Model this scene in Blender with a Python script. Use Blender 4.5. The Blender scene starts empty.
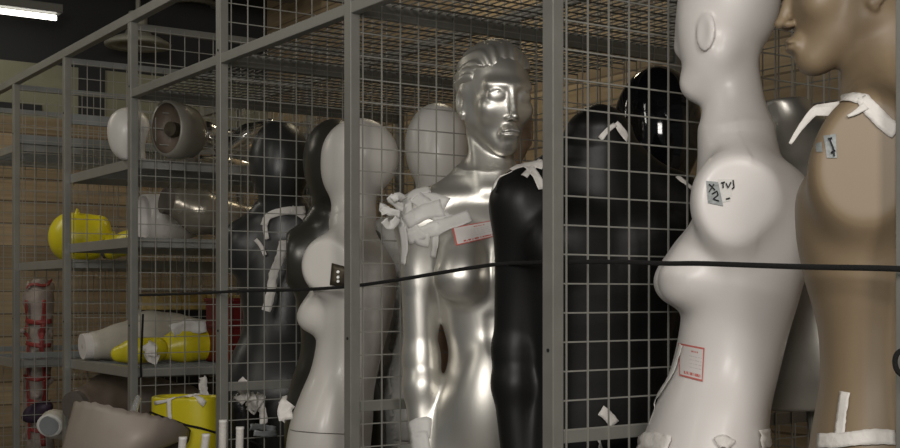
import bpy, bmesh, math, random
import numpy as np
from mathutils import Vector, Matrix
from mathutils.bvhtree import BVHTree
S = bpy.context.scene
COL = S.collection
rad = math.radians
# ---------------------------------------------------------------- camera
F, CX, HV, CZ = 1225.0, 450.0, 295.0, 1.25
cam = bpy.data.cameras.new('camera'); cam_ob = bpy.data.objects.new('camera', cam); COL.objects.link(cam_ob)
cam.sensor_fit = 'HORIZONTAL'; cam.sensor_width = 36; cam.lens = F / 900 * 36
cam.shift_y = (HV - 224) / 900
cam.clip_start = .05
cam_ob.location = (0, 0, CZ); cam_ob.rotation_euler = (rad(90), 0, 0)
S.camera = cam_ob
# ---------------------------------------------------------------- world, lights, exposure
w = bpy.data.worlds.new('world'); S.world = w; w.use_nodes = True
w.node_tree.nodes['Background'].inputs[0].default_value = (.9, .95, 1, 1)
w.node_tree.nodes['Background'].inputs[1].default_value = .035
S.view_settings.view_transform = 'Standard'; S.view_settings.look = 'None'
S.view_settings.gamma = 1; S.view_settings.use_curve_mapping = False
S.view_settings.exposure = 0.96
def area(name, loc, target, sx, sy, power, col=(1, .955, .90)):
    l = bpy.data.lights.new(name, 'AREA'); l.shape = 'RECTANGLE'; l.size = sx; l.size_y = sy; l.energy = power; l.color = col
    o = bpy.data.objects.new(name, l); COL.objects.link(o); o.location = loc
    o.rotation_euler = (Vector(target) - Vector(loc)).to_track_quat('-Z', 'Y').to_euler()
    return o
area('key_lamp', (-.48, -.75, 2.0), (.25, 2.4, 1.3), .7, .7, 21)
area('side_fill', (.75, -.9, 2.35), (.6, 2.2, 1.3), .5, 1.0, 16)  # added fill that brightens the right-hand sides of the figures
area('back_wall_fill', (.4, 5.2, 2.95), (.2, 5.0, 1.2), .2, 1.4, 9, (1, .86, .6))  # added fill without a fixture, brightens the upper back wall and decks
area('ceiling_tube_near', (-2.1, 1.0, 2.85), (-1.2, 3.6, 1.2), .2, 1.4, 5, (1, .96, .86))
area('ceiling_tube_far', (-2.6, 4.2, 2.9), (-1.2, 5.2, 1.5), .2, 1.4, 6.5, (1, .93, .8))
# ---------------------------------------------------------------- helpers
def at(u, v, Y): return Vector(((u - CX) / F * Y, Y, CZ + (HV - v) / F * Y))
def ray(u, v): return Vector(((u - CX) / F, 1, (HV - v) / F)).normalized()
D1 = Vector((-.5628, .8266, 0)); D2 = Vector((.8266, .5628, 0)); P0 = Vector((.1774, 2.11, 0)); ST = .697
def W(p, q, z): return P0 + D1 * p + D2 * q + Vector((0, 0, z))
def wq(u, q):      # depth Y at which the sight column u crosses the plane q behind the front frame
    d = Vector(((u - CX) / F, 1, 0)); return (q + P0.dot(D2)) / d.dot(D2)
def wp(u, p):
    d = Vector(((u - CX) / F, 1, 0)); return (p + P0.dot(D1)) / d.dot(D1)
def tag(o, label=None, cat=None, group=None, kind=None):
    if label: o['label'] = label
    if cat: o['category'] = cat
    if group: o['group'] = group
    if kind: o['kind'] = kind
    return o
def empty(name, loc, rot=(0, 0, 0)):
    o = bpy.data.objects.new(name, None); COL.objects.link(o); o.location = loc; o.rotation_euler = rot
    o.empty_display_size = .1
    return o
def mw(o): return Matrix.LocRotScale(o.location, o.rotation_euler, None)
MAT = {}
def mat(name, col, rough=.5, metal=0, noise=0, nscale=8, bump=0, bscale=60, spec=.5, coat=0, emit=0, sss=0, alpha=1, trans=0):
    m = bpy.data.materials.new(name); m.use_nodes = True; nt = m.node_tree; b = nt.nodes['Principled BSDF']
    b.inputs['Base Color'].default_value = (*col, 1); b.inputs['Roughness'].default_value = rough; b.inputs['Metallic'].default_value = metal
    b.inputs['Specular IOR Level'].default_value = spec; b.inputs['Coat Weight'].default_value = coat; b.inputs['Coat Roughness'].default_value = .12
    b.inputs['Transmission Weight'].default_value = trans; b.inputs['Alpha'].default_value = alpha
    tc = nt.nodes.new('ShaderNodeTexCoord')
    if noise:
        n = nt.nodes.new('ShaderNodeTexNoise'); n.inputs['Scale'].default_value = nscale; n.inputs['Detail'].default_value = 6
        nt.links.new(tc.outputs['Object'], n.inputs['Vector'])
        r = nt.nodes.new('ShaderNodeValToRGB'); r.color_ramp.elements[0].position = .3; r.color_ramp.elements[1].position = .7
        r.color_ramp.elements[0].color = (*[c * (1 - noise) for c in col], 1); r.color_ramp.elements[1].color = (*[min(1, c * (1 + noise * .5)) for c in col], 1)
        nt.links.new(n.outputs['Fac'], r.inputs['Fac']); nt.links.new(r.outputs['Color'], b.inputs['Base Color'])
        mr = nt.nodes.new('ShaderNodeMapRange'); mr.inputs['To Min'].default_value = max(0, rough - .06); mr.inputs['To Max'].default_value = min(1, rough + .08)
        nt.links.new(n.outputs['Fac'], mr.inputs['Value']); nt.links.new(mr.outputs['Result'], b.inputs['Roughness'])
    if bump:
        n2 = nt.nodes.new('ShaderNodeTexNoise'); n2.inputs['Scale'].default_value = bscale; n2.inputs['Detail'].default_value = 4
        nt.links.new(tc.outputs['Object'], n2.inputs['Vector'])
        bp = nt.nodes.new('ShaderNodeBump'); bp.inputs['Strength'].default_value = bump; bp.inputs['Distance'].default_value = .004
        nt.links.new(n2.outputs['Fac'], bp.inputs['Height']); nt.links.new(bp.outputs['Normal'], b.inputs['Normal'])
    if emit:
        b.inputs['Emission Color'].default_value = (*col, 1); b.inputs['Emission Strength'].default_value = emit
    MAT[name] = m; return m
mat('steel', (.215, .212, .19), .45, .25, .12, 14, .05, 200)
mat('steel_light', (.30, .30, .28), .4, .4, .1, 10)
mat('steel_blue', (.22, .235, .24), .45, .15, .15, 10)
mat('wire_dark', (.12, .115, .10), .5, .3)
mat('wire', (.30, .295, .265), .45, .3)
mat('white_shell', (.67, .64, .615), .42, 0, .03, 5, .03, 25, coat=.08)
mat('white_shell_b', (.60, .575, .535), .4, 0, .04, 5, .03, 25, coat=.08)
mat('white_gloss', (.80, .78, .74), .28, 0, .03, 5)
mat('socket_white', (.63, .60, .575), .5, 0, .03, 12)
mat('beige_skin', (.225, .165, .10), .5, 0, .04, 6, .02, 40)
mat('beige_socket', (.175, .132, .085), .55, 0, .04, 9)
mat('tan_skin', (.40, .28, .19), .5, 0, .05, 6)
mat('silver', (.66, .64, .59), .40, .85, 0, 160, .02, 300)
mat('pewter', (.58, .56, .51), .36, .85, .12, 9, .03, 140)
mat('chrome', (.92, .91, .88), .17, 1)
mat('bronze_gloss', (.30, .27, .22), .25, .45, .1, 8)
mat('black_matt', (.006, .006, .006), .45, 0, 0, 8, .02, 90, spec=.3)
mat('black_gloss', (.004, .004, .005), .07, 0, spec=.6)
mat('grey_dark', (.028, .029, .028), .36, .1, .1, 7)
mat('olive_dark', (.04, .038, .03), .3, .2, .1, 7)
mat('yellow', (.62, .53, .015), .35, 0, .06, 9)
mat('cream_shell', (.46, .43, .37), .45, 0, .08, 8)
mat('beige_shell', (.37, .315, .27), .5, 0, .06, 9)
mat('film', (.72, .71, .68), .45, 0, .05, 30, .3, 40, alpha=.72)
mat('grey_shell', (.21, .20, .17), .35, .1, .15, 12)
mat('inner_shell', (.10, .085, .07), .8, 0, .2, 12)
mat('brown_inner', (.13, .10, .075), .5, 0, .2, 20)
mat('tape', (.68, .65, .61), .6, 0, .07, 40, .5, 90)
mat('tissue', (.72, .71, .68), .5, 0, .05, 30, .35, 50, alpha=.82)
mat('duct_tape', (.25, .27, .27), .5, .1, .3, 60, .5, 120)
mat('ink', (.01, .01, .012), .6)
mat('rope', (.004, .004, .004), .95, 0, 0, 8, .8, 400)
mat('rust_plate', (.085, .068, .045), .5, .5, .4, 40)
mat('bolt', (.5, .5, .48), .3, .9)
mat('red_plastic', (.13, .006, .008), .45, 0, .1, 8)
mat('tape_red', (.26, .035, .03), .5); mat('tape_white', (.30, .25, .22), .6, 0, .35, 22)
mat('dark_bag', (.01, .01, .011), .3, 0, 0, 8, .8, 25)
mat('purple', (.03, .015, .035), .6)
mat('cardboard', (.25, .17, .09), .8, 0, .15, 9)
mat('gold_straw', (.42, .28, .08), .6, 0, .55, 30, .6, 60)
mat('yellow_pack', (.42, .3, .09), .5, 0, .3, 30)
mat('clear_plastic', (.6, .6, .6), .15, 0, trans=.5, alpha=.55)
mat('lamp_white', (.22, .215, .18), .5)
mat('tube_light', (1, .97, .88), .5, emit=2.6)
mat('fixture', (.10, .10, .09), .5)
mat('ceiling', (.012, .012, .010), .9, 0, .2, 3)
mat('floor', (.26, .25, .235), .6, 0, .2, 4)
mat('cream_wall', (.24, .235, .16), .8, 0, .08, 3)
mat('dark_void', (.02, .021, .022), .8)  # near-black colour standing in for unlit depth
def plank_mat(name, c1, c2, horiz):
    m = bpy.data.materials.new(name); m.use_nodes = True; nt = m.node_tree; b = nt.nodes['Principled BSDF']; b.inputs['Roughness'].default_value = .7
    tc = nt.nodes.new('ShaderNodeTexCoord'); sx = nt.nodes.new('ShaderNodeSeparateXYZ'); nt.links.new(tc.outputs['Object'], sx.inputs[0])
    def math_(op, a, b_=None, v=None):
        n = nt.nodes.new('ShaderNodeMath'); n.operation = op; nt.links.new(a, n.inputs[0])
        if b_ is not None: nt.links.new(b_, n.inputs[1])
        if v is not None: n.inputs[1].default_value = v
        return n.outputs[0]
    z = math_('MULTIPLY', sx.outputs['Z'], v=1 / .115); fr = math_('FRACT', z); fl = math_('FLOOR', z)
    edge = math_('LESS_THAN', fr, v=.07)
    wn = nt.nodes.new('ShaderNodeTexWhiteNoise'); wn.noise_dimensions = '1D'; nt.links.new(fl, wn.inputs['W'])
    mp = nt.nodes.new('ShaderNodeMapping'); mp.inputs['Scale'].default_value = (1.2, 1.2, 26); nt.links.new(tc.outputs['Object'], mp.inputs[0])
    n = nt.nodes.new('ShaderNodeTexNoise'); n.inputs['Scale'].default_value = 2.0; n.inputs['Detail'].default_value = 6; nt.links.new(mp.outputs[0], n.inputs['Vector'])
    r = nt.nodes.new('ShaderNodeValToRGB'); r.color_ramp.elements[0].position = .35; r.color_ramp.elements[1].position = .65
    r.color_ramp.elements[0].color = (*c1, 1); r.color_ramp.elements[1].color = (*c2, 1); nt.links.new(n.outputs['Fac'], r.inputs[0])
    mx = nt.nodes.new('ShaderNodeMix'); mx.data_type = 'RGBA'; mx.blend_type = 'MULTIPLY'; mx.inputs[0].default_value = .35
    nt.links.new(r.outputs[0], mx.inputs[6]); nt.links.new(wn.outputs['Value'], mx.inputs[7])
    mx2 = nt.nodes.new('ShaderNodeMix'); mx2.data_type = 'RGBA'; nt.links.new(edge, mx2.inputs[0]); nt.links.new(mx.outputs[2], mx2.inputs[6]); mx2.inputs[7].default_value = (.16, .115, .07, 1)
    nt.links.new(mx2.outputs[2], b.inputs['Base Color']); MAT[name] = m
plank_mat('planks', (.36, .265, .155), (.47, .36, .22), True)
def sticker_mat():
    m = bpy.data.materials.new('sticker'); m.use_nodes = True; nt = m.node_tree; b = nt.nodes['Principled BSDF']; b.inputs['Roughness'].default_value = .45
    uv = nt.nodes.new('ShaderNodeUVMap'); sx = nt.nodes.new('ShaderNodeSeparateXYZ'); nt.links.new(uv.outputs[0], sx.inputs[0])
    def M(op, a, b_): 
        n = nt.nodes.new('ShaderNodeMath'); n.operation = op
        for i, q in enumerate((a, b_)):
            if isinstance(q, (int, float)): n.inputs[i].default_value = q
            elif q is not None: nt.links.new(q, n.inputs[i])
        return n.outputs[0]
    u, v = sx.outputs[0], sx.outputs[1]
    def band(x, a, b_): return M('MULTIPLY', M('GREATER_THAN', x, a), M('LESS_THAN', x, b_))
    border = M('SUBTRACT', 1, M('MULTIPLY', band(u, .045, .955), band(v, .055, .945)))
    n = nt.nodes.new('ShaderNodeTexNoise'); n.inputs['Scale'].default_value = 1; n.inputs['Detail'].default_value = 0
    mp = nt.nodes.new('ShaderNodeMapping'); mp.inputs['Scale'].default_value = (34, 3, 1); nt.links.new(uv.outputs[0], mp.inputs[0]); nt.links.new(mp.outputs[0], n.inputs['Vector'])
    bold = M('MULTIPLY', M('MULTIPLY', band(u, .2, .9), band(v, .10, .19)), M('GREATER_THAN', n.outputs[0], .40))
    head = M('MULTIPLY', M('MULTIPLY', band(u, .5, .8), band(v, .80, .85)), M('GREATER_THAN', n.outputs[0], .42))
    rows = M('MULTIPLY', M('LESS_THAN', M('FRACT', M('MULTIPLY', v, 9), None), .22), M('MULTIPLY', band(u, .42, .92), band(v, .26, .78)))
    rows = M('MULTIPLY', M('MULTIPLY', rows, M('GREATER_THAN', n.outputs[0], .48)), .5)
    red = M('MAXIMUM', border, M('MAXIMUM', bold, head))
    m1 = nt.nodes.new('ShaderNodeMix'); m1.data_type = 'RGBA'; m1.inputs[6].default_value = (.62, .58, .56, 1); m1.inputs[7].default_value = (.30, .26, .26, 1); nt.links.new(rows, m1.inputs[0])
    m2 = nt.nodes.new('ShaderNodeMix'); m2.data_type = 'RGBA'; m2.inputs[7].default_value = (.5, .13, .11, 1); nt.links.new(red, m2.inputs[0]); nt.links.new(m1.outputs[2], m2.inputs[6])
    nt.links.new(m2.outputs[2], b.inputs['Base Color']); MAT['sticker'] = m
sticker_mat()

def link_mesh(name, verts, faces, m, parent=None, smooth=True, world=False, loc=None, uv=None):
    """one mesh object; world=True: verts are world coordinates, moved into the parent's (or loc's) frame"""
    me = bpy.data.meshes.new(name)
    verts = np.asarray(verts, dtype=float)
    o = bpy.data.objects.new(name, me)
    if world:
        if parent is not None: inv = np.array(mw(parent).inverted())
        else:
            if loc is None:
                c = (verts.min(0) + verts.max(0)) / 2; loc = (c[0], c[1], verts[:, 2].min())
            inv = np.array(Matrix.Translation(loc).inverted())
        verts = verts @ inv[:3, :3].T + inv[:3, 3]
    if loc is not None: o.location = loc
    if isinstance(faces, np.ndarray):
        me.vertices.add(len(verts)); me.vertices.foreach_set('co', verts.ravel().astype(np.float32))
        nf = len(faces); k = faces.shape[1]
        me.loops.add(nf * k); me.loops.foreach_set('vertex_index', faces.ravel().astype(np.int32))
        me.polygons.add(nf); me.polygons.foreach_set('loop_start', np.arange(0, nf * k, k, dtype=np.int32))
        me.update(calc_edges=True)
    else:
        me.from_pydata([tuple(v) for v in verts], [], faces); me.update()
    me.validate()
    if uv is not None:
        l = me.uv_layers.new(name='UVMap')
        for lp in me.loops: l.data[lp.index].uv = uv[lp.vertex_index]
    if smooth: me.polygons.foreach_set('use_smooth', np.ones(len(me.polygons), dtype=bool))
    for mm in (m if isinstance(m, (list, tuple)) else [m]): me.materials.append(MAT[mm])
    COL.objects.link(o)
    if parent: o.parent = parent
    return o
class MB:
    """collects simple shapes for ONE mesh"""
    def __init__(s): s.v = []; s.f = []
    def add(s, vs, fs):
        n = len(s.v); s.v += [tuple(v) for v in vs]; s.f += [tuple(i + n for i in f) for f in fs]; return s
    def bar(s, a, b, wx, wz, side=None):
        a, b = Vector(a), Vector(b); d = (b - a).normalized()
        side = Vector(side) if side else (d.cross(Vector((0, 0, 1))) if abs(d.z) < .9 else Vector((1, 0, 0)))
        side = (side - d * side.dot(d)).normalized(); up = d.cross(side)
        vs = [p + side * sx * wx / 2 + up * sz * wz / 2 for p in (a, b) for sx, sz in ((-1, -1), (1, -1), (1, 1), (-1, 1))]
        return s.add(vs, [(3, 2, 1, 0), (4, 5, 6, 7), (0, 1, 5, 4), (1, 2, 6, 5), (2, 3, 7, 6), (3, 0, 4, 7)])
    def box(s, lo, hi):
        x0, y0, z0 = lo; x1, y1, z1 = hi
        return s.add([(x0, y0, z0), (x1, y0, z0), (x1, y1, z0), (x0, y1, z0), (x0, y0, z1), (x1, y0, z1), (x1, y1, z1), (x0, y1, z1)],
                     [(3, 2, 1, 0), (4, 5, 6, 7), (0, 1, 5, 4), (1, 2, 6, 5), (2, 3, 7, 6), (3, 0, 4, 7)])
    def tube(s, pts, r, n=8, caps=True):
        pts = [Vector(p) for p in pts]; rs = r if isinstance(r, (list, tuple)) else [r] * len(pts)
        vs = []; up = None
        for i, p in enumerate(pts):
            d = (pts[min(i + 1, len(pts) - 1)] - pts[max(i - 1, 0)]).normalized()
            if up is None: up = Vector((0, 0, 1)) if abs(d.z) < .9 else Vector((1, 0, 0))
            sd = d.cross(up).normalized(); up = sd.cross(d).normalized()
            for k in range(n):
                a = 2 * math.pi * k / n; vs.append(p + (sd * math.cos(a) + up * math.sin(a)) * rs[i])
        fs = [(i * n + k, i * n + (k + 1) % n, (i + 1) * n + (k + 1) % n, (i + 1) * n + k) for i in range(len(pts) - 1) for k in range(n)]
        if caps: fs += [tuple(range(n - 1, -1, -1)), tuple((len(pts) - 1) * n + k for k in range(n))]
        return s.add(vs, fs)
    def build(s, name, m, parent=None, smooth=False, world=False, loc=None, bevel=0):
        o = link_mesh(name, s.v, s.f, m, parent, smooth, world, loc)
        if bevel:
            b = o.modifiers.new('bevel', 'BEVEL'); b.width = bevel; b.segments = 2; b.limit_method = 'ANGLE'
        return o
# ---------------------------------------------------------------- implicit surfaces (smooth bodies as one continuous mesh)
class Field:
    def __init__(s, lo, hi, h, zb=None, hy=None):
        s.x = np.arange(lo[0], hi[0] + h, h, dtype=np.float32); s.y = np.arange(lo[1], hi[1] + h, h, dtype=np.float32)
        if zb:
            z = []
            for a, b, hh in zb: z += list(np.arange(a, b - 1e-6, hh))
            z.append(zb[-1][1]); s.z = np.array(z, dtype=np.float32)
        else: s.z = np.arange(lo[2], hi[2] + h, h, dtype=np.float32)
        s.D = np.ones((len(s.x), len(s.y), len(s.z)), dtype=np.float32)
        s.frame()
    def frame(s, M=None, o=(0, 0, 0)): s.M = np.array(M if M is not None else Matrix.Identity(3), dtype=np.float32); s.o = np.array(o, dtype=np.float32)
    def ap(s, fn, c, r, k, op='u'):
        """c, r: bounding box centre and half size in the current frame"""
        c = np.array(c, dtype=np.float32); r = np.array(r, dtype=np.float32); r = r + (max(k * 1.2 + .004, .075) if (op == 'u' and r.max() > .03) else k * 1.2 + .004)
        cw = s.M @ c + s.o; rw = np.abs(s.M) @ r
        sl = []
        for ax, a in enumerate((s.x, s.y, s.z)):
            i0, i1 = np.searchsorted(a, cw[ax] - rw[ax]), np.searchsorted(a, cw[ax] + rw[ax])
            if i1 <= i0: return
            sl.append(slice(i0, i1))
        X = s.x[sl[0]][:, None, None] - s.o[0]; Y = s.y[sl[1]][None, :, None] - s.o[1]; Z = s.z[sl[2]][None, None, :] - s.o[2]
        T = s.M.T
        if np.allclose(T, np.eye(3)): lx, ly, lz = X, Y, Z
        else: lx, ly, lz = (T[i, 0] * X + T[i, 1] * Y + T[i, 2] * Z for i in range(3))
        d = fn(lx, ly, lz); A = s.D[tuple(sl)]
        if op == 'u': h = np.clip(.5 + .5 * (A - d) / k, 0, 1); R = A * (1 - h) + d * h - k * h * (1 - h)
        else: h = np.clip(.5 - .5 * (A + d) / k, 0, 1); R = A * (1 - h) - d * h + k * h * (1 - h)
        s.D[tuple(sl)] = R
    def ell(s, c, r, k=.02, op='u', R=None):
        c0 = c; M0, o0 = s.M, s.o
        if R is not None:
            s.o = M0 @ np.array(c, dtype=np.float32) + o0; s.M = M0 @ np.array(R, dtype=np.float32); c0 = (0, 0, 0)
        def fn(x, y, z):
            x = x - c0[0]; y = y - c0[1]; z = z - c0[2]
            k0 = np.sqrt((x / r[0]) ** 2 + (y / r[1]) ** 2 + (z / r[2]) ** 2)
            k1 = np.sqrt((x / r[0] ** 2) ** 2 + (y / r[1] ** 2) ** 2 + (z / r[2] ** 2) ** 2) + 1e-6
            return k0 * (k0 - 1) / k1
        s.ap(fn, c0, r, k, op); s.M, s.o = M0, o0
    def cap(s, a, b, r0, r1=None, k=.02, op='u'):
        r1 = r0 if r1 is None else r1; a = np.array(a, float); b = np.array(b, float); ab = b - a; L = float(ab @ ab)
        def fn(x, y, z):
            t = np.clip(((x - a[0]) * ab[0] + (y - a[1]) * ab[1] + (z - a[2]) * ab[2]) / L, 0, 1)
            return np.sqrt((x - a[0] - ab[0] * t) ** 2 + (y - a[1] - ab[1] * t) ** 2 + (z - a[2] - ab[2] * t) ** 2) - (r0 + (r1 - r0) * t)
        c = (a + b) / 2; s.ap(fn, c, np.abs(ab) / 2 + max(r0, r1), k, op)
    def slices(s, keys, k=.02, p=2.0):
        """keys: z, halfwidth, front depth, back depth, centre x, centre y"""
        K = np.array([list(q) + [0] * (6 - len(q)) for q in keys], float); K = K[K[:, 0].argsort()]
        zz = K[:, 0]
        def spl(col, z):
            # monotone-ish Catmull-Rom
            m = np.gradient(K[:, col], zz); i = np.clip(np.searchsorted(zz, z) - 1, 0, len(zz) - 2)
            h = zz[i + 1] - zz[i]; t = np.clip((z - zz[i]) / h, 0, 1)
            return (2 * t ** 3 - 3 * t ** 2 + 1) * K[i, col] + (t ** 3 - 2 * t ** 2 + t) * h * m[i] + (-2 * t ** 3 + 3 * t ** 2) * K[i + 1, col] + (t ** 3 - t ** 2) * h * m[i + 1]
        def fn(x, y, z):
            zf = np.asarray(z); z1 = zf.ravel() if zf.shape[0] == 1 and zf.shape[1] == 1 else zf
            a, bf, bb, cx, cy = (spl(c, z1).astype(np.float32).reshape(zf.shape) for c in (1, 2, 3, 4, 5))
            X = np.abs(x - cx); Yv = y - cy; b = np.where(Yv < 0, bf, bb)
            k0 = ((X / a) ** p + (np.abs(Yv) / b) ** p) ** (1 / p) + 1e-6
            k1 = np.sqrt((X / a ** 2) ** 2 + (Yv / b ** 2) ** 2) + 1e-6
            d = np.where(k0 < .6, -.4 * np.minimum(a, b), k0 * (k0 - 1) / k1 if p == 2 else (k0 - 1) * np.minimum(a, b))
            return np.maximum(d, np.maximum(zz[0] - z, z - zz[-1])).astype(np.float32)
        c = ((0), (0), (zz[0] + zz[-1]) / 2); s.ap(fn, c, (1, 1, (zz[-1] - zz[0]) / 2), k)
    def half(s, n, off, lo, hi, k=.006):
        """cut away everything with n.x > off inside the box lo..hi"""
        c = (np.array(lo) + np.array(hi)) / 2; r = (np.array(hi) - np.array(lo)) / 2
        def fn(x, y, z): return off - (n[0] * x + n[1] * y + n[2] * z) + 0 * (x + y + z)
        c, r = np.array(c, np.float32), np.array(r, np.float32)
        s.ap(fn, c, r - k * 1.2 - .004, k, 's')
    def mesh(s, smooth=3):
        D = s.D; D[[0, -1]] = 1; D[:, [0, -1]] = 1; D[:, :, [0, -1]] = 1
        I = D < 0; n = D.shape
        cnt = np.zeros([q - 1 for q in n], dtype=np.uint8)
        for dx in (0, 1):
            for dy in (0, 1):
                for dz in (0, 1): cnt += I[dx:n[0] - 1 + dx, dy:n[1] - 1 + dy, dz:n[2] - 1 + dz]
        act = (cnt > 0) & (cnt < 8); ci = np.argwhere(act); N = len(ci)
        idx = np.full(cnt.shape, -1, dtype=np.int32); idx[act] = np.arange(N)
        ax = (s.x, s.y, s.z); acc = np.zeros((N, 3)); c = np.zeros(N)
        for a in range(3):
            o1, o2 = [q for q in range(3) if q != a]
            for i in (0, 1):
                for j in (0, 1):
                    A = ci.copy(); A[:, o1] += i; A[:, o2] += j; B = A.copy(); B[:, a] += 1
                    da = D[A[:, 0], A[:, 1], A[:, 2]]; db = D[B[:, 0], B[:, 1], B[:, 2]]; m = (da < 0) != (db < 0)
                    t = np.where(m, da / np.where(m, da - db, 1), 0)
                    P = np.stack([ax[q][A[:, q]] for q in range(3)], 1).astype(float)
                    P[:, a] += t * (ax[a][B[:, a]] - ax[a][A[:, a]]); acc += P * m[:, None]; c += m
        V = acc / c[:, None]; Q = []
        for a in range(3):
            o1, o2 = [(1, 2), (2, 0), (0, 1)][a]
            sa = [slice(None)] * 3; sb = [slice(None)] * 3; sa[a] = slice(0, -1); sb[a] = slice(1, None)
            ch = I[tuple(sa)] != I[tuple(sb)]; e = np.argwhere(ch)
            e = e[(e[:, o1] > 0) & (e[:, o2] > 0) & (e[:, o1] < n[o1] - 1) & (e[:, o2] < n[o2] - 1)]
            def g(i, j):
                q = e.copy(); q[:, o1] -= i; q[:, o2] -= j; return idx[q[:, 0], q[:, 1], q[:, 2]]
            q4 = np.stack([g(1, 1), g(0, 1), g(0, 0), g(1, 0)], 1)
            ins = I[e[:, 0], e[:, 1], e[:, 2]]; q4[~ins] = q4[~ins][:, ::-1]; Q.append(q4)
        Q = np.concatenate(Q); Q = Q[(Q >= 0).all(1)]
        E = np.concatenate([Q[:, [0, 1]], Q[:, [1, 2]], Q[:, [2, 3]], Q[:, [3, 0]]]); deg = np.bincount(E[:, 0], minlength=N) + np.bincount(E[:, 1], minlength=N)
        for it in range(smooth * 2):
            f = .55 if it % 2 == 0 else -.45
            L = np.stack([np.bincount(E[:, 0], V[E[:, 1], q], N) + np.bincount(E[:, 1], V[E[:, 0], q], N) for q in range(3)], 1) / np.maximum(deg, 1)[:, None]
            V = V + f * (L - V)
        return V, Q
# ---------------------------------------------------------------- mannequins
def rz(a): return Matrix.Rotation(rad(a), 3, 'Z')
def rx(a): return Matrix.Rotation(rad(a), 3, 'X')
def ry(a): return Matrix.Rotation(rad(a), 3, 'Y')
def face_head(f, o, yaw, pitch=0, detail=True, male=False, roll=0):
    f.frame(rz(yaw) @ rx(pitch) @ ry(roll), o)
    f.ell((0, .018, .036), (.071, .092, .081), .02)                     # cranium
    f.ell((0, -.030, -.016), (.0525, .062, .087), .024)                   # face mask
    f.ell((0, -.064, -.097), (.016, .018, .015), .028)                   # chin
    for s in (-1, 1):
        f.cap((.013 * s, -.062, -.097), (.042 * s, .006, -.044), .009, .010, .032)  # jaw line
        f.cap((.042 * s, .006, -.044), (.058 * s, .010, .01), .013, .015, .03)
        f.ell((.041 * s, -.060, -.026), (.016, .016, .016), .028)          # cheekbone
        f.cap((.014 * s, -.0865, .020), (.044 * s, -.072, .022), .002, .002, .03)  # brow
        f.ell((.030 * s, -.1025, .000), (.017, .012, .010), .018, 's')      # socket
    if detail:
        for s in (-1, 1):
            f.ell((.031 * s, -.0810, .000), (.0165, .0062, .0115), .008, R=rz(20 * s))
            f.cap((.017 * s, -.0855, .003), (.030 * s, -.0862, .0085), .0014, .0018, .003)   # upper lid
            f.cap((.030 * s, -.0862, .0085), (.045 * s, -.079, .002), .0018, .0012, .003)
    f.cap((0, -.087, .018), (0, -.103, -.038), .0052, .0078, .010)        # nose
    f.ell((0, -.1065, -.043), (.0082, .0088, .0070), .006)
    for s in (-1, 1):
        f.ell((.0100 * s, -.096, -.046), (.0060, .0085, .0056), .004)
        if detail: f.ell((.0055 * s, -.102, -.053), (.0026, .0038, .003), .002, 's')
    f.ell((0, -.087, -.076), (.021, .010, .015), .014)
    for s in (-1, 1): f.ell((.0075 * s, -.0945, -.0705), (.0120, .0062, .0042), .004, R=ry(12 * s))
    f.ell((0, -.0935, -.0805), (.0170, .0072, .0055), .003)
    if detail:
        f.cap((-.020, -.091, -.0762), (0, -.103, -.0752), .0010, .0013, .0015, 's'); f.cap((.020, -.091, -.0762), (0, -.103, -.0752), .0010, .0013, .0015, 's')
    f.ell((0, -.096, -.0905), (.013, .005, .0045), .010, 's')             # below the lip
    for s in (-1, 1):                                                    # ears
        R = rz(-22 * s) @ rx(-10)
        f.ell((.0715 * s, .014, -.014), (.0060, .016, .029), .006, R=R)
        f.ell((.0790 * s, .010, -.007), (.0060, .0090, .016), .004, 's', R=R)
        f.cap((.070 * s, .006, -.037), (.069 * s, .010, -.044), .0055, .0045, .005)
    f.frame()
def neck(f, base, top, r0, r1, k=.03):
    f.cap(base, top, r0, r1, k)
FEM = [(.74, .150, .075, .085, 0, .0), (.82, .166, .082, .100, 0, .0), (.90, .172, .090, .110), (.97, .160, .090, .100), (1.04, .134, .086, .082), (1.11, .112, .080, .070),
       (1.18, .114, .080, .072), (1.26, .130, .086, .082), (1.34, .142, .082, .090), (1.40, .146, .070, .088), (1.445, .120, .052, .070), (1.475, .075, .040, .050), (1.50, .045, .035, .04)]
MALE = [(.74, .155, .08, .09), (.82, .165, .088, .105), (.90, .168, .092, .110), (.98, .160, .095, .095), (1.06, .150, .095, .085), (1.14, .150, .098, .085),
        (1.22, .160, .105, .095), (1.32, .178, .108, .105), (1.40, .182, .09, .105), (1.45, .155, .065, .085), (1.49, .09, .05, .06), (1.52, .05, .045, .045)]
def breasts(f, z, x, y, r, sp=.0, k=.03, tip=True):
    for s in (-1, 1):
        f.ell((x * s, y, z), r, k)
        f.ell((x * s * .9, y + .01, z + r[2] * .9), (r[0] * .7, r[1] * .6, r[2] * .8), .04)
        if tip: f.ell((x * s * 1.05, y - r[1] + .002, z - .002), (.006, .006, .006), .006)
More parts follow.
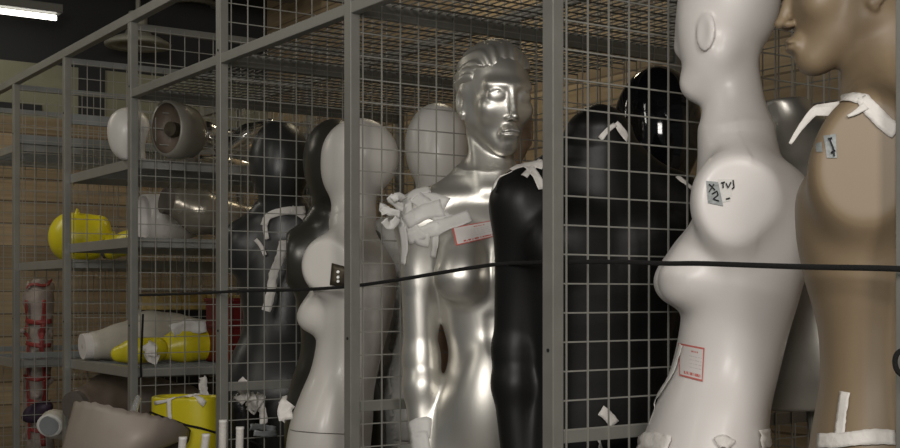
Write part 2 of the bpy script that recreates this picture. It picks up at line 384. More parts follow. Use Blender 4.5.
def arm(f, s, sh, el, wr, ru=.040, rf=.034, rw=.022, hand=True):
    f.ell(sh, (ru + .006, ru + .006, ru + .012), .045)
    f.cap(sh, el, ru, rf * .95, .03); m = tuple((a * .72 + b * .28) for a, b in zip(el, wr))
    f.cap(el, m, rf, rf * 1.04, .02); f.cap(m, wr, rf * 1.04, rw, .02)
    if hand:
        wv = Vector(wr); d = (wv - Vector(el)).normalized(); side = Vector((0, 1, 0)); side = (side - d * side.dot(d)).normalized()
        palm = wv + d * .055; f.ell(tuple(palm), (.014, .036, .045), .015)
        for i, (o, L) in enumerate(((-.028, .066), (-.010, .075), (.009, .070), (.026, .055))):
            a = wv + d * .09 + side * o; b = a + d * L * .5 + Vector((-s * .006, 0, 0)); c = b + d * L * .5 + Vector((-s * .014, 0, 0))
            f.cap(tuple(a), tuple(b), .0085, .0078, .004); f.cap(tuple(b), tuple(c), .0078, .006, .003)
        a = wv + d * .03 - side * .028; b = a + d * .035 - side * .022; c = b + d * .032 - side * .004
        f.cap(tuple(a), tuple(b), .012, .0095, .008); f.cap(tuple(b), tuple(c), .0095, .007, .003)
REG = {}
def register(root, V, Q):
    M = np.array(mw(root)); Vw = V @ M[:3, :3].T + M[:3, 3]
    REG[root.name] = BVHTree.FromPolygons([Vector(v) for v in Vw], [tuple(int(i) for i in q) for q in Q])
def person(name, label, cat, u, Y, yaw, field, material, reg=False, lean=0, group=None, dz=0, smooth=3, sc=1.0, cf=False):
    root = empty(name, ((u - CX) / F * Y, Y, dz), (0, rad(lean), rad(yaw)))
    tag(root, label, cat, group)
    V, Q = field.mesh(smooth); V = V * sc; off = CZ * (1 - sc) if cf else 0; V[:, 2] += off; root['_s'] = sc; root['_z'] = (.745 * sc + off) / .745
    link_mesh('torso', V, Q, material, root)
    if reg: register(root, V, Q)
    return root
LEG = {}
def legs(root, material, top=.76, hw=.085, male=False, cut=None):
    key = (material, male)
    if key not in LEG:
        f = Field((-.24, -.26, -.01), (.24, .2, .80), .009)
        for s in (-1, 1):
            f.cap((.083 * s, .0, .70), (.078 * s, 0, .46), .076, .052, .03); f.ell((.078 * s, -.008, .455), (.05, .052, .06), .03)
            f.cap((.078 * s, .012, .42), (.078 * s, .02, .26), .052, .046, .03); f.cap((.078 * s, .02, .26), (.078 * s, .012, .08), .044, .027, .02)
            f.ell((.078 * s, .02, .032), (.028, .032, .03), .02); f.cap((.078 * s, -.01, .04), (.085 * s, -.13, .022), .028, .018, .02); f.ell((.087 * s, -.14, .018), (.036, .045, .017), .015)
        f.D = np.maximum(f.D, (f.z - (.745))[None, None, :].astype(np.float32))
        V, Q = f.mesh(2); o = link_mesh('legs', V, Q, material, root); LEG[key] = o
    else:
        o = LEG[key].copy(); COL.objects.link(o); o.parent = root
    k_ = root['_s']; o.scale = (k_, k_, root['_z']); del root['_s']; del root['_z']
    m = MB(); m.tube([(0, .03, 0), (0, .03, .012)], .115, 40); m.tube([(0, .10, .012), (0, .10, .30)], .009, 12)
    m.build('base_plate', 'steel', root, bevel=.002)
    return o
def socket_plate(root, m, c, rY, rZ, s, th=.004, tiltz=0):
    """thin oval plate closing an armhole, on the side s (+1/-1) of the body"""
    vs = []; n = 40
    for k, (sc, x) in enumerate(((1, 0), (1, th * .6), (.94, th))):
        for i in range(n):
            a = 2 * math.pi * i / n; vs.append((c[0] + s * x, c[1] + math.cos(a) * rY * sc, c[2] + math.sin(a) * rZ * sc * (1.0 if math.sin(a) > 0 else 1.08)))
    fs = [(k * n + i, k * n + (i + 1) % n, (k + 1) * n + (i + 1) % n, (k + 1) * n + i) for k in (0, 1) for i in range(n)] + [tuple(2 * n + i for i in range(n))]
    if s < 0: fs = [tuple(reversed(q)) for q in fs]
    return link_mesh('arm_socket_plate', vs, fs, m, root, True)
# strips of tape and stickers laid on a body: each point is found on the body's real surface
def hit(bvh, u, v, default=None):
    p, n, i, d = bvh.ray_cast(Vector((0, 0, CZ)), ray(u, v))
    return (p, n) if p else (None, None)
rnd = random.Random(5)
def resample(pts, step):
    out = []
    for a, b in zip(pts[:-1], pts[1:]):
        n = max(1, int(math.dist(a[:2], b[:2]) / step)); out += [tuple(a[j] + (b[j] - a[j]) * i / n for j in range(len(a))) for i in range(n)]
    return out + [pts[-1]]
def strip(root, pts, width, name='tape_strip', m='tape', off=.0015, crinkle=.0015, Ydef=None, th=.0007, wv=None, step=3, seed=0):
    """pts: (u, v[, extra offset towards the viewer]); width in metres"""
    bvh = REG.get(root.name) if root else None
    r = random.Random(seed + int(pts[0][0] * 7 + pts[0][1])); P = []; N = []
    pts = [p if len(p) > 2 else (p[0], p[1], 0) for p in pts]; rs = resample(pts, step); last = Ydef
    if bvh and last is None:
        for (u, v, ex) in rs:
            p, n = hit(bvh, u, v)
            if p: last = p.y; break
    for (u, v, ex) in rs:
        p = n = None
        if bvh: p, n = hit(bvh, u, v)
        if p is None:
            p = at(u, v, last if last else 2.5); n = -ray(u, v)
        else: last = p.y
        if n.dot(ray(u, v)) > 0: n = -n
        P.append(p - ray(u, v) * ex); N.append(n)
    for _ in range(2):
        P = [P[0]] + [(P[i - 1] + P[i] * 2 + P[i + 1]) / 4 for i in range(1, len(P) - 1)] + [P[-1]]; N = [N[0]] + [(N[i - 1] + N[i] + N[i + 1]).normalized() for i in range(1, len(N) - 1)] + [N[-1]]
    k = 5; vs = []
    for i, (p, n) in enumerate(zip(P, N)):
        d = (P[min(i + 1, len(P) - 1)] - P[max(i - 1, 0)]).normalized(); sd = d.cross(n).normalized()
        wd = width * (1 if not wv else wv[0] + (wv[1] - wv[0]) * i / max(1, len(P) - 1)) * (1 + r.uniform(-.06, .06))
        for j in range(k):
            t = (j / (k - 1) - .5); q = p + sd * wd * t
            if bvh:
                nn, no, ii, dd = bvh.find_nearest(q + n * .01, .05)
                if nn and dd < .035: q = nn + (no if no.dot(ray(450, 224)) < 0 else n) * .0 + n * off
                else: q = q + n * off
            vs.append(q + n * (off * .3 + r.uniform(0, crinkle)))
    fs = [(i * k + j, i * k + j + 1, (i + 1) * k + j + 1, (i + 1) * k + j) for i in range(len(P) - 1) for j in range(k - 1)]
    o = link_mesh(name, [tuple(v) for v in vs], fs, m, root, True, world=True)
    so = o.modifiers.new('thickness', 'SOLIDIFY'); so.thickness = th; so.offset = 1
    return o
def patch(root, quad, name, m, off=.001, n=10, uv=True):
    """quad: four pixels TL TR BR BL"""
    bvh = REG[root.name]; vs = []; uvs = []; lastY = None
    for j in range(n + 1):
        for i in range(n + 1):
            a, b = i / n, j / n
            u = (1 - b) * ((1 - a) * quad[0][0] + a * quad[1][0]) + b * ((1 - a) * quad[3][0] + a * quad[2][0])
            v = (1 - b) * ((1 - a) * quad[0][1] + a * quad[1][1]) + b * ((1 - a) * quad[3][1] + a * quad[2][1])
            p, nn = hit(bvh, u, v)
            if p is None: p = at(u, v, lastY or 2); nn = -ray(u, v)
            lastY = p.y; vs.append(tuple(p - ray(u, v) * .0005 + nn * off)); uvs.append((a, 1 - b))
    k = n + 1; fs = [(j * k + i, (j + 1) * k + i, (j + 1) * k + i + 1, j * k + i + 1) for j in range(n) for i in range(n)]
    return link_mesh(name, vs, fs, m, root, True, world=True, uv=uvs)
def scribble(root, strokes, r=.0012, name='ink_mark', m='ink'):
    bvh = REG[root.name]; mb = MB()
    for st in strokes:
        pp = []
        for (u, v) in resample(st, 2):
            p, n = hit(bvh, u, v)
            if p: pp.append(p - ray(u, v) * .0048)
        if len(pp) > 1: mb.tube(pp, r, 5)
    return mb.build(name, m, root, world=True)
# ---------------------------------------------------------------- the room
def quad_wall(name, a, b, z0, z1, th, m, nrm):
    mb = MB(); n = Vector(nrm).normalized()
    c = [a, b, b + n * th, a + n * th]
    vs = [Vector((p.x, p.y, z)) for z in (z0, z1) for p in c]
    mb.add(vs, [(0, 1, 2, 3), (7, 6, 5, 4), (0, 4, 5, 1), (1, 5, 6, 2), (2, 6, 7, 3), (3, 7, 4, 0)])
    o = mb.build(name, m, world=True); tag(o, kind='structure'); 
    bm = bmesh.new(); bm.from_mesh(o.data); bmesh.ops.recalc_face_normals(bm, faces=bm.faces); bm.to_mesh(o.data); bm.free()
    return o
QB, PE = 1.75, 4.75
corner = W(PE, QB, 0)
mb = MB(); mb.add([W(p, q, z) for z in (-.05, 0) for p, q in ((-2.5, -4.2), (PE + 3.2, -4.2), (PE + 3.2, QB + .2), (-2.5, QB + .2))], [(0, 1, 2, 3), (7, 6, 5, 4), (0, 4, 5, 1), (1, 5, 6, 2), (2, 6, 7, 3), (3, 7, 4, 0)])
tag(mb.build('floor', 'floor', world=True), kind='structure')
mb = MB(); mb.add([W(p, q, z) for z in (3.3, 3.35) for p, q in ((-2.5, -4.2), (PE + 3.2, -4.2), (PE + 3.2, QB + .2), (-2.5, QB + .2))], [(0, 1, 2, 3), (7, 6, 5, 4), (0, 4, 5, 1), (1, 5, 6, 2), (2, 6, 7, 3), (3, 7, 4, 0)])
tag(mb.build('ceiling', 'ceiling', world=True), kind='structure')
quad_wall('wall_back', W(-2.5, QB, 0), W(PE, QB, 0), 0, 3.3, .12, 'planks', D2)
quad_wall('wall_end', W(PE, -4.2, 0), W(PE, QB, 0), 0, 2.16, .10, 'planks', D1)
quad_wall('trim_end', W(PE, -4.2, 0), W(PE, QB, 0), 2.16, 2.44, .10, 'cream_wall', D1)
quad_wall('end_void_panel', W(PE, -4.2, 0), W(PE, QB, 0), 2.44, 3.3, .10, 'dark_void', D1)  # dark panel painted in for the unlit void above the partition
# dark openings in the cream band
for n_, (ua, ub, va, vb) in enumerate(((-6, 42, 101, 114), (79, 105, 66, 120))):
    Ya, Yb = wp(ua, PE - .012), wp(ub, PE - .012)
    a, b = at(ua, va, Ya), at(ub, va, Yb)
    quad_wall('window_%d' % (n_ + 1), Vector((a.x, a.y, 0)), Vector((b.x, b.y, 0)), CZ + (HV - vb) / F * Yb, CZ + (HV - va) / F * Ya, .01, 'dark_void', D1)
# ---------------------------------------------------------------- steel mesh rack
ang = math.atan2(-D1.y, -D1.x)
rack = empty('mesh_storage_rack', (P0.x, P0.y, 0), (0, 0, ang))
tag(rack, 'long grey steel rack with wire mesh dividers running along the wall', 'storage rack')
DP, TOP, MID, RNG = .98, 2.10, 1.877, 1.005
PO = {3: .016, 4: .036, 5: .060, 6: .085}
def pq(i): return -i * ST + PO.get(i, 0) if i >= 0 else .706 * -i    # local x of divider i
def L(i, q, z): return (pq(i), q, z)
NI = range(-1, 7)
for i in NI:
    for q in (0, DP):
        mb = MB(); mb.bar(L(i, q, .0), L(i, q, TOP), .029, .024, side=(1, 0, 0)); 
        po = mb.build('post', 'steel', rack, bevel=.0015)
        if q == 0:
            for z in (.35, 1.155, 1.9):
                m2 = MB(); m2.tube([(pq(i) + .002, -.0118, z), (pq(i) + .002, -.0135, z)], .0032, 12); m2.build('bolt_hole', 'ink', po)
for (i0, i1) in ((-1, 3),):
    for i in range(i0, i1):
        mb = MB(); mb.bar((pq(i) - .0145, .0, MID), (pq(i + 1) + .0145, .0, MID), .022, .026, side=(0, 1, 0)); mb.build('middle_rail', 'steel', rack, bevel=.0015)
for q in (0, DP):
    mb = MB(); mb.bar((pq(-1) + .015, q, TOP + .014), (pq(6) - .015, q, TOP + .014), .026, .030, side=(0, 1, 0)); mb.build('top_rail', 'steel', rack, bevel=.0015)
for i in NI:
    for z, h in ((RNG, .0225), (.12, .022), (MID + .004, .036), (TOP - .012, .022)):
        fr = MB(); fr.bar((pq(i), .012, z), (pq(i), DP - .012, z), .016, h, side=(1, 0, 0))
        fr.build('divider_rail', 'steel_blue' if (i > 3 or z == MID) else 'steel', rack, bevel=.001)
    ms = MB(); hw = .0013
    y = .0218
    while y < DP - .01:
        ms.bar((pq(i) + .0095, y, .13), (pq(i) + .0095, y, TOP - .01), 2 * hw, 2 * hw, side=(1, 0, 0)); y += .0485
    for k in range(-18, 21):
        z = 1.0672 + .0506 * k
        if .14 < z < TOP: ms.bar((pq(i) + .0068, .012, z), (pq(i) + .0068, DP - .012, z), 2 * hw, 2 * hw, side=(1, 0, 0))
    ms.build('wire_mesh', 'wire', rack)
# mesh panel closing the back of the bays
for i in range(-1, 6):
    ms = MB(); x0, x1 = pq(i), pq(i + 1); n = 14
    for k in range(1, n): ms.bar((x0 + (x1 - x0) * k / n, DP, .1), (x0 + (x1 - x0) * k / n, DP, TOP), .0026, .0026, side=(1, 0, 0))
    for k in range(-18, 21):
        z = 1.04 + .0506 * k
        if .1 < z < TOP: ms.bar((x0, DP + .0026, z), (x1, DP + .0026, z), .0026, .0026, side=(0, 1, 0))
    ms.build('back_mesh', 'wire', rack)
# mesh decks over the bays at mid height and on top
for i in range(-1, 3):
    for z, st in ((MID + .014, .05),):
        ms = MB(); x0, x1 = pq(i), pq(i + 1); n = 14
        for k in range(1, n): ms.bar((x0 + (x1 - x0) * k / n, 0, z), (x0 + (x1 - x0) * k / n, DP, z), .003, .003, side=(1, 0, 0))
        for k in range(1, 40): ms.bar((x0, DP * k / 40, z + .003), (x1, DP * k / 40, z + .003), .0026, .0026, side=(0, 1, 0))
        ms.build('mesh_deck', 'wire_dark', rack)
# shelves in the left bays: edge angle all round, mesh deck
def shelf(i, z, m='steel_light'):
    x1, x0 = pq(i) - .016, pq(i + 1) + .016
    mb = MB()
    mb.bar((x0, .008, z), (x1, .008, z), .003, .030, side=(0, 1, 0)); mb.bar((x0, DP - .03, z), (x1, DP - .03, z), .003, .03, side=(0, 1, 0))
    for x in (x0, x1): mb.bar((x, .008, z), (x, DP - .03, z), .003, .03, side=(1, 0, 0))
    mb.bar((x0, .024, z + .0155), (x1, .024, z + .0155), .034, .002, side=(0, 1, 0))
    sh = mb.build('shelf_frame', m, rack, bevel=.0006)
    ms = MB()
    for k in range(1, 28): ms.bar((x0 + (x1 - x0) * k / 28, .01, z + .010), (x0 + (x1 - x0) * k / 28, DP - .03, z + .010), .004, .003, side=(1, 0, 0))
    for k in range(1, 27): ms.bar((x0, DP * k / 27 - .01, z + .012), (x1, DP * k / 27 - .01, z + .012), .006, .0015, side=(0, 1, 0))
    ms.build('shelf_deck', 'steel_blue', sh)
for z in (1.664, 1.416, 1.004): shelf(3, z)
shelf(4, 1.363); shelf(5, 1.85); shelf(5, .97)
# ---------------------------------------------------------------- ceiling lamps
mb = MB()
b = at(56, 18, 6.0)
tube = empty('fluorescent_lamp', (b.x, b.y, b.z), (0, 0, math.atan2(D2.y, D2.x)))
tag(tube, 'long lit fluorescent tube lamp hanging in the dark upper left', 'ceiling lamp')
mb = MB(); mb.box((-.9, -.05, .018), (.02, .05, .06)); mb.build('housing', 'fixture', tube, bevel=.003)
mb = MB(); mb.tube([(-.88, 0, 0), (0, 0, 0)], .0135, 16); mb.build('tube', 'tube_light', tube)
mb = MB()
for x in (-.15, -.7): mb.tube([(x, 0, .06), (x, 0, 3.3 - tube.location.z)], .004, 8)
mb.build('hanger_rod', 'fixture', tube)
def pendant(u, v, Y, wpx, label):
    p = at(u, v, Y); r = wpx / 2 / F * Y
    t = empty('pendant_lamp', p); tag(t, label, 'ceiling lamp', None)
    prof = [(.0, .07), (r * .35, .068), (r * .42, .045), (r * .7, .03), (r, .0), (r * .98, -.012), (r * .66, -.010), (r * .6, .012), (r * .3, .02), (0, .022)]
    n = 40; vs = [(q * math.cos(2 * math.pi * k / n), q * math.sin(2 * math.pi * k / n), z) for q, z in prof[1:-1] for k in range(n)]
    fs = [(i * n + k, i * n + (k + 1) % n, (i + 1) * n + (k + 1) % n, (i + 1) * n + k) for i in range(len(prof) - 3) for k in range(n)] + [tuple(range(n - 1, -1, -1)), tuple((len(prof) - 3) * n + k for k in range(n))]
    link_mesh('shade', vs, [tuple(reversed(q)) for q in fs], 'lamp_white', t)
    mb = MB(); mb.tube([(0, 0, .06), (0, 0, .16)], r * .28, 20); mb.tube([(0, 0, .16), (0, 0, 3.3 - p.z)], .012, 8); mb.build('stem', 'lamp_white', t)
pendant(138, 44, 6.2, 66, 'cream disc shaped pendant lamp behind the top rail, the lower one')
pendant(192, 5, 6.8, 56, 'dim disc shaped pendant lamp at the top edge above the lower cream one')
mb = MB(); a = at(70, 24, 6.6); b = at(112, 2, 5.6)
mb.bar(W(4.1, -1.2, 2.86), W(4.1, 1.6, 2.86), .10, .16, side=D1); tag(mb.build('roof_beam', 'fixture', world=True, bevel=.004), 'dark boxed roof beam crossing below the ceiling at upper left', 'beam')
# ================================================================ MANNEQUINS
# ---- silver mannequin with a face
f = Field((-.24, -.20, .72), (.22, .17, 1.82), .0026, zb=[(.72, 1.50, .0036), (1.50, 1.80, .0019)])
sil = [(.74, .140, .075, .085), (.82, .150, .082, .100), (.90, .146, .088, .108), (.97, .130, .090, .098), (1.03, .110, .088, .086), (1.07, .093, .084, .078), (1.12, .081, .080, .070), (1.18, .088, .080, .072),
       (1.26, .100, .084, .082), (1.34, .122, .080, .090), (1.40, .128, .068, .086), (1.445, .095, .050, .068), (1.475, .060, .040, .050), (1.50, .042, .035, .04)]
f.slices(sil, .02, 2.1)
for s in (-1, 1):
    f.ell((.085 * s, .05, 1.37), (.06, .04, .07), .04)
    f.cap((.012 * s, -.040, 1.458), (.14 * s, -.012, 1.446), .006, .009, .022)
    f.cap((.03 * s, .02, 1.515), (.13 * s, .01, 1.430), .022, .028, .05)     # trapezius
    f.cap((.045 * s + .012, .014, 1.59), (.012 * s, -.038, 1.47), .009, .006, .022)   # neck muscle
breasts(f, 1.285, .062, -.080, (.054, .050, .052), k=.026, tip=False)
f.cap((0, -.093, 1.20), (0, -.092, 1.08), .006, .006, .02, 's')
f.ell((0, -.072, 1.03), (.050, .030, .085), .07)
arm(f, -1, (-.146, .005, 1.405), (-.139, .01, 1.12), (-.132, -.025, .90), .039, .036, .024)
arm(f, 1, (.150, .005, 1.405), (.175, .01, 1.12), (.165, -.025, .90), .037, .033, .022)
neck(f, (0, .012, 1.47), (.020, .028, 1.61), .046, .038)
face_head(f, (.018, .0, 1.661), 17, 4, True, roll=1)
silver = person('silver_mannequin', 'shiny silver female mannequin with slicked back hair, taped shoulder and a red bordered sticker', 'mannequin', 487, 2.66, 3, f, 'silver', reg=True, sc=1.035, cf=True)
legs(silver, 'silver')
# swept-back hair, its own moulded piece
f = Field((-.12, -.14, 1.60), (.14, .16, 1.83), .0021)
Mh = rz(17) @ rx(4)
f.frame(Mh, (.018, 0, 1.661))
def hairfn(x, y, z):
    r = (.0785, .1, .0885); xx, yy, zz = x / r[0], (y - .020) / r[1], (z - .036) / r[2]
    k0 = np.sqrt(xx ** 2 + yy ** 2 + zz ** 2); k1 = np.sqrt((xx / r[0]) ** 2 + (yy / r[1]) ** 2 + (zz / r[2]) ** 2) + 1e-6
    d = k0 * (k0 - 1) / k1; an = np.arctan2(x, z + .03) + .10 * np.sin(y * 38)
    d = d - .0019 * np.sin(an * 36) - .0014 * np.sin(an * 15 + 1.3) - .003 * np.exp(-((y + .05) / .03) ** 2)
    line = -.062 + .55 * np.abs(x) ** 1.0 * (z < .06) + np.maximum(0, .035 - z) * .75      # hairline: further back at the temples and below
    line = line + .10 * np.maximum(0, np.abs(x) - .045) + 1.1 * np.maximum(0, .014 - z)
    d = d + .0085 * np.exp(-np.maximum(y - line, 0) / .012)
    d = np.maximum(d, line - y)
    return np.maximum(d, -.055 - z)
f.ap(hairfn, (0, .02, .036), (.09, .11, .1), .004)
f.ell((0, .112, .0), (.035, .03, .035), .02)
f.frame()
V, Q = f.mesh(2); link_mesh('hair', V * 1.035 + np.array([0, 0, CZ * (1 - 1.035)]), Q, 'silver', silver)
# ---- white armless mannequin seen in profile on the right
def shift(keys, tab):
    zz = [t[0] for t in tab]; out = []
    for k in keys:
        k = list(k) + [0] * (6 - len(k)); k[5] += float(np.interp(k[0], zz, [t[1] for t in tab])); out.append(tuple(k))
    return out
WF = [(.74, .150, .085, .085), (.82, .160, .092, .092), (.90, .168, .100, .100), (1.00, .162, .100, .098), (1.07, .140, .092, .086), (1.13, .116, .086, .082), (1.19, .112, .086, .083),
      (1.26, .125, .090, .092), (1.34, .136, .086, .098), (1.40, .140, .074, .094), (1.445, .115, .056, .076), (1.475, .075, .044, .054), (1.50, .045, .038, .044)]
WT = [(.74, -.02), (.90, -.055), (1.0, -.046), (1.07, -.030), (1.13, -.012), (1.20, .004), (1.30, .018), (1.40, .018), (1.5, 0)]
f = Field((-.21, -.22, .72), (.21, .19, 1.82), .003, zb=[(.72, 1.52, .0042), (1.52, 1.82, .003)])
f.slices(shift(WF, WT), .02, 2.15)
for s in (-1, 1):
    f.ell((.128 * s, -.024 if s > 0 else .022, 1.390), (.050, .054, .068), .05)
    f.cap((.022 * s, .010, 1.505), (.115 * s, .010, 1.405), .020, .030, .06)
    f.ell((.07 * s, .07, 1.36), (.05, .04, .07), .05)
breasts(f, 1.272, .052, -.066, (.056, .056, .045), k=.025, tip=False)
f.cap((0, .115, 1.42), (0, .085, 1.12), .006, .006, .03, 's')
for s in (-1, 1): f.half((s, 0, 0), .158, (.1 * s if s > 0 else -.3, -.14, 1.25), (.3 if s > 0 else -.1, .14, 1.52))
neck(f, (0, .010, 1.44), (0, -.005, 1.62), .060, .0425, .035)
f.frame(rz(-27), (0, -.006, 1.672))
f.ell((0, .000, .046), (.076, .080, .098), .02); f.ell((0, -.024, -.014), (.060, .056, .086), .03); f.ell((0, -.052, -.084), (.026, .020, .018), .03)
for s in (-1, 1):
    f.cap((.020 * s, -.048, -.084), (.046 * s, .000, -.046), .013, .016, .035)
    f.ell((.0745 * s, -.010, -.016), (.0055, .018, .029), .006, R=rz(-18 * s) @ rx(-4)); f.ell((.081 * s, -.016, -.016), (.0055, .013, .022), .005, 's', R=rz(-18 * s) @ rx(-4))
f.cap((0, -.072, .02), (0, -.079, -.020), .008, .010, .025)
f.frame()
white = person('white_mannequin', 'matt white armless mannequin in profile at right, black scribbled grey tape on its armhole', 'mannequin', 733, 2.10, -96, f, 'white_shell', reg=True, sc=1.077, cf=True)
legs(white, 'white_shell')
# ---- beige mannequin with a face in profile, far right
BF = [(.74, .150, .085, .085), (.82, .160, .092, .100), (.90, .165, .098, .108), (.98, .158, .096, .100), (1.05, .140, .088, .086), (1.13, .122, .076, .078), (1.20, .122, .078, .080),
      (1.28, .135, .098, .090), (1.34, .142, .108, .098), (1.40, .146, .104, .095), (1.445, .125, .075, .080), (1.48, .08, .050, .056), (1.51, .05, .042, .048)]
f = Field((-.22, -.20, .72), (.22, .20, 1.82), .003, zb=[(.72, 1.5, .004), (1.5, 1.82, .0024)])
f.slices(BF, .02, 2.2)
for s in (-1, 1):
    f.ell((.135 * s, -.012, 1.415), (.055, .070, .085), .04)
    f.cap((.03 * s, .005, 1.54), (.13 * s, .0, 1.475), .034, .034, .05)
    f.ell((.075 * s, .07, 1.36), (.055, .04, .075), .05)
    f.half((s, 0, 0), .168, (.1 * s if s > 0 else -.3, -.16, 1.25), (.3 if s > 0 else -.1, .16, 1.52))
neck(f, (0, .034, 1.47), (0, .010, 1.62), .062, .056, .04)
face_head(f, (0, -.026, 1.682), 12, 2, True)
beige = person('beige_mannequin', 'tan beige armless mannequin with a sculpted face in profile at the right edge', 'mannequin', 876, 1.74, -110, f, 'beige_skin', reg=True, sc=1.012, cf=True)
legs(beige, 'beige_skin')
# ---- black matt headless mannequin standing behind the tall post
f = Field((-.27, -.20, .72), (.27, .18, 1.64), .004)
f.slices(MALE, .02, 2.3)
for s in (-1, 1):
    f.cap((.03 * s, .01, 1.55), (.15 * s, .0, 1.462), .035, .035, .06)
    f.ell((.085 * s, -.07, 1.35), (.075, .035, .06), .04)
    arm(f, s, (.164 * s, .0, 1.430), (.172 * s, .015, 1.14), (.170 * s, -.01, .90), .048, .043, .030)
neck(f, (0, .0, 1.48), (0, .0, 1.575), .062, .058, .04)
f.ell((0, 0, 1.58), (.06, .06, .028), .02)
black = person('black_headless_mannequin', 'matt black headless mannequin with arms standing behind the nearest tall post', 'mannequin', 599, 2.39, 12, f, 'black_matt', reg=True, sc=.972, cf=True)
legs(black, 'black_matt')
# ---- egg-headed mannequins
def egg(name, label, u, Y, yaw, material, hw=.080, hd=.098, hh=.118, hz=1.665, breasts_=True, sockets=True, plates=None, dz=0, keys=None, tab=None, res=.0048, group=None, reg=False, neckr=.046, cutz=.72, sw=1.0, sc=1.0, sy=.006, bx=.066, hy=0, arms=False):
    f = Field((-.26, -.20, cutz), (.26, .2, 1.84), res)
    K = shift([(k[0], k[1] * sw, *k[2:]) for k in (keys or WF)], tab or WT)
    f.slices(K, .02, 2.15)
    for s in (-1, 1):
        f.ell((.130 * s * sw, sy if s > 0 else .012, 1.395), (.050, .058, .070), .045); f.cap((.015 * s, .012, 1.55), (.11 * s * sw, .010, 1.425), .034, .034, .06)
        if sockets: f.half((s, 0, 0), .160 * sw, (.1 * s if s > 0 else -.3, -.14, 1.25), (.3 if s > 0 else -.1, .14, 1.52))
    if arms:
        for s in (-1, 1): arm(f, s, (.152 * s, .0, 1.41), (.172 * s, .01, 1.13), (.185 * s, -.02, .91), .042, .037, .025)
    if breasts_: breasts(f, 1.268, bx, -.072, (.055, .054, .046), k=.025, tip=False)
    neck(f, (0, .004, 1.46), (0, .006, hz - .08), neckr, neckr - .006, .03)
    neck(f, (0, .006, 1.50), (0, hy * .7, hz - .06), neckr - .002, neckr - .006, .03); f.ell((0, hy, hz + .012), (hw, hd, hh - .012), .02); f.ell((0, hy - .022, hz - .040), (hw * .76, hd * .72, hh * .60), .03)
    r = person(name, label, 'mannequin', u, Y, yaw, f, material, reg=reg, dz=0, group=group, sc=sc); legs(r, material)
    if plates: socket_plate(r, plates, (.160 * sw * sc, sy, 1.385 * sc), .044, .056, 1); socket_plate(r, plates, (-.160 * sw * sc, .008, 1.385 * sc), .044, .056, -1)
    return r
eggw = egg('egg_head_mannequin', 'white egg-headed armless mannequin in profile with a rusty mount plate, behind the second tall post', 350, 2.98, -100, 'white_shell_b', sy=-.03, bx=.045, reg=True, hy=.026, hw=.092, hd=.100, hh=.112, sc=.945)
eggw2 = egg('egg_head_mannequin', 'white egg-headed mannequin wrapped in torn plastic, behind the mesh and the silver mannequin', 437, 3.40, 10, 'white_gloss', hw=.090, hd=.1, hh=.132, hz=1.668, reg=True, sc=.99, sockets=False, arms=True)
egggrey = egg('egg_head_mannequin', 'dark grey egg-headed mannequin with bare shoulder right behind the white profile mannequin', 334, 3.28, 8, 'olive_dark', breasts_=False, sw=.82, hw=.086, hd=.115, hh=.128, hz=1.655, reg=True, sc=.965)
eggdark = egg('egg_head_mannequin', 'charcoal egg-headed mannequin behind wire mesh, pale tape hanging from its shoulder', 280, 3.72, 0, 'grey_dark', breasts_=False, hw=.092, hd=.1, hh=.135, hz=1.645, reg=True)
egggloss = egg('egg_head_mannequin', 'glossy black egg-headed mannequin behind the matt black headless one', 657, 2.84, 20, 'black_gloss', hw=.098, hd=.11, hh=.15, hz=1.63, breasts_=False, sw=1.1)
# ---- tan figure glimpsed between silver mannequin and the white heads
f = Field((-.22, -.18, .72), (.22, .18, 1.82), .0048)
f.slices(FEM, .02, 2.2)
for s in (-1, 1): arm(f, s, (.150 * s, 0, 1.41), (.165 * s, .01, 1.12), (.16 * s, -.02, .90))
neck(f, (0, .01, 1.47), (0, .02, 1.62), .05, .047); face_head(f, (0, 0, 1.668), 0, 0, False)
tan = person('tan_mannequin', 'light tan mannequin almost hidden behind the silver head', 'mannequin', 503, 3.10, 170, f, 'tan_skin'); legs(tan, 'tan_skin')
# ---- pewter torso leaning between the white and beige mannequins
f = Field((-.22, -.19, 1.0), (.22, .17, 1.72), .004)
PT = [(a + .03, *b) for a, *b in [(1.02, .155, .085, .10), (1.08, .150, .085, .095), (1.16, .122, .08, .08), (1.24, .120, .082, .075), (1.32, .135, .088, .085), (1.40, .15, .085, .095), (1.46, .155, .075, .09), (1.51, .13, .058, .072), (1.55, .07, .045, .05), (1.59, .045, .045, .045)]]
f.slices(PT, .02, 2.2)
for s in (-1, 1):
    f.ell((.14 * s, 0, 1.495), (.058, .058, .07), .04); f.half((s, 0, 0), .172, (.1 * s if s > 0 else -.3, -.14, 1.35), (.3 if s > 0 else -.1, .14, 1.62))
breasts(f, 1.395, .07, -.08, (.058, .05, .05), k=.02)
pewter = empty('pewter_torso', ((872 - CX) / F * 2.28, 2.28, 0), (Matrix.Rotation(rad(-6), 3, 'Y') @ rz(-50)).to_euler())
tag(pewter, 'dull pewter metallic torso on a pole, wedged between the white and the beige mannequin', 'mannequin')
V, Q = f.mesh(3); link_mesh('torso', V, Q, 'pewter', pewter)
mb = MB(); mb.tube([(0, 0, .0), (0, 0, 1.07)], .012, 12); mb.tube([(0, 0, 0), (0, 0, .015)], .10, 32); mb.build('stand', 'steel', pewter)
# ================================================================ black rope along the rack
def curve_pts(pts, n=8):
    out = []
    P = [pts[0]] + list(pts) + [pts[-1]]
    for i in range(1, len(P) - 2):
        for k in range(n):
            t = k / n; a, b, c, d = (Vector(q) for q in P[i - 1:i + 3])
            out.append(.5 * ((2 * b) + (c - a) * t + (2 * a - 5 * b + 4 * c - d) * t * t + (3 * b - a - 3 * c + d) * t ** 3))
    return out + [Vector(pts[-1])]
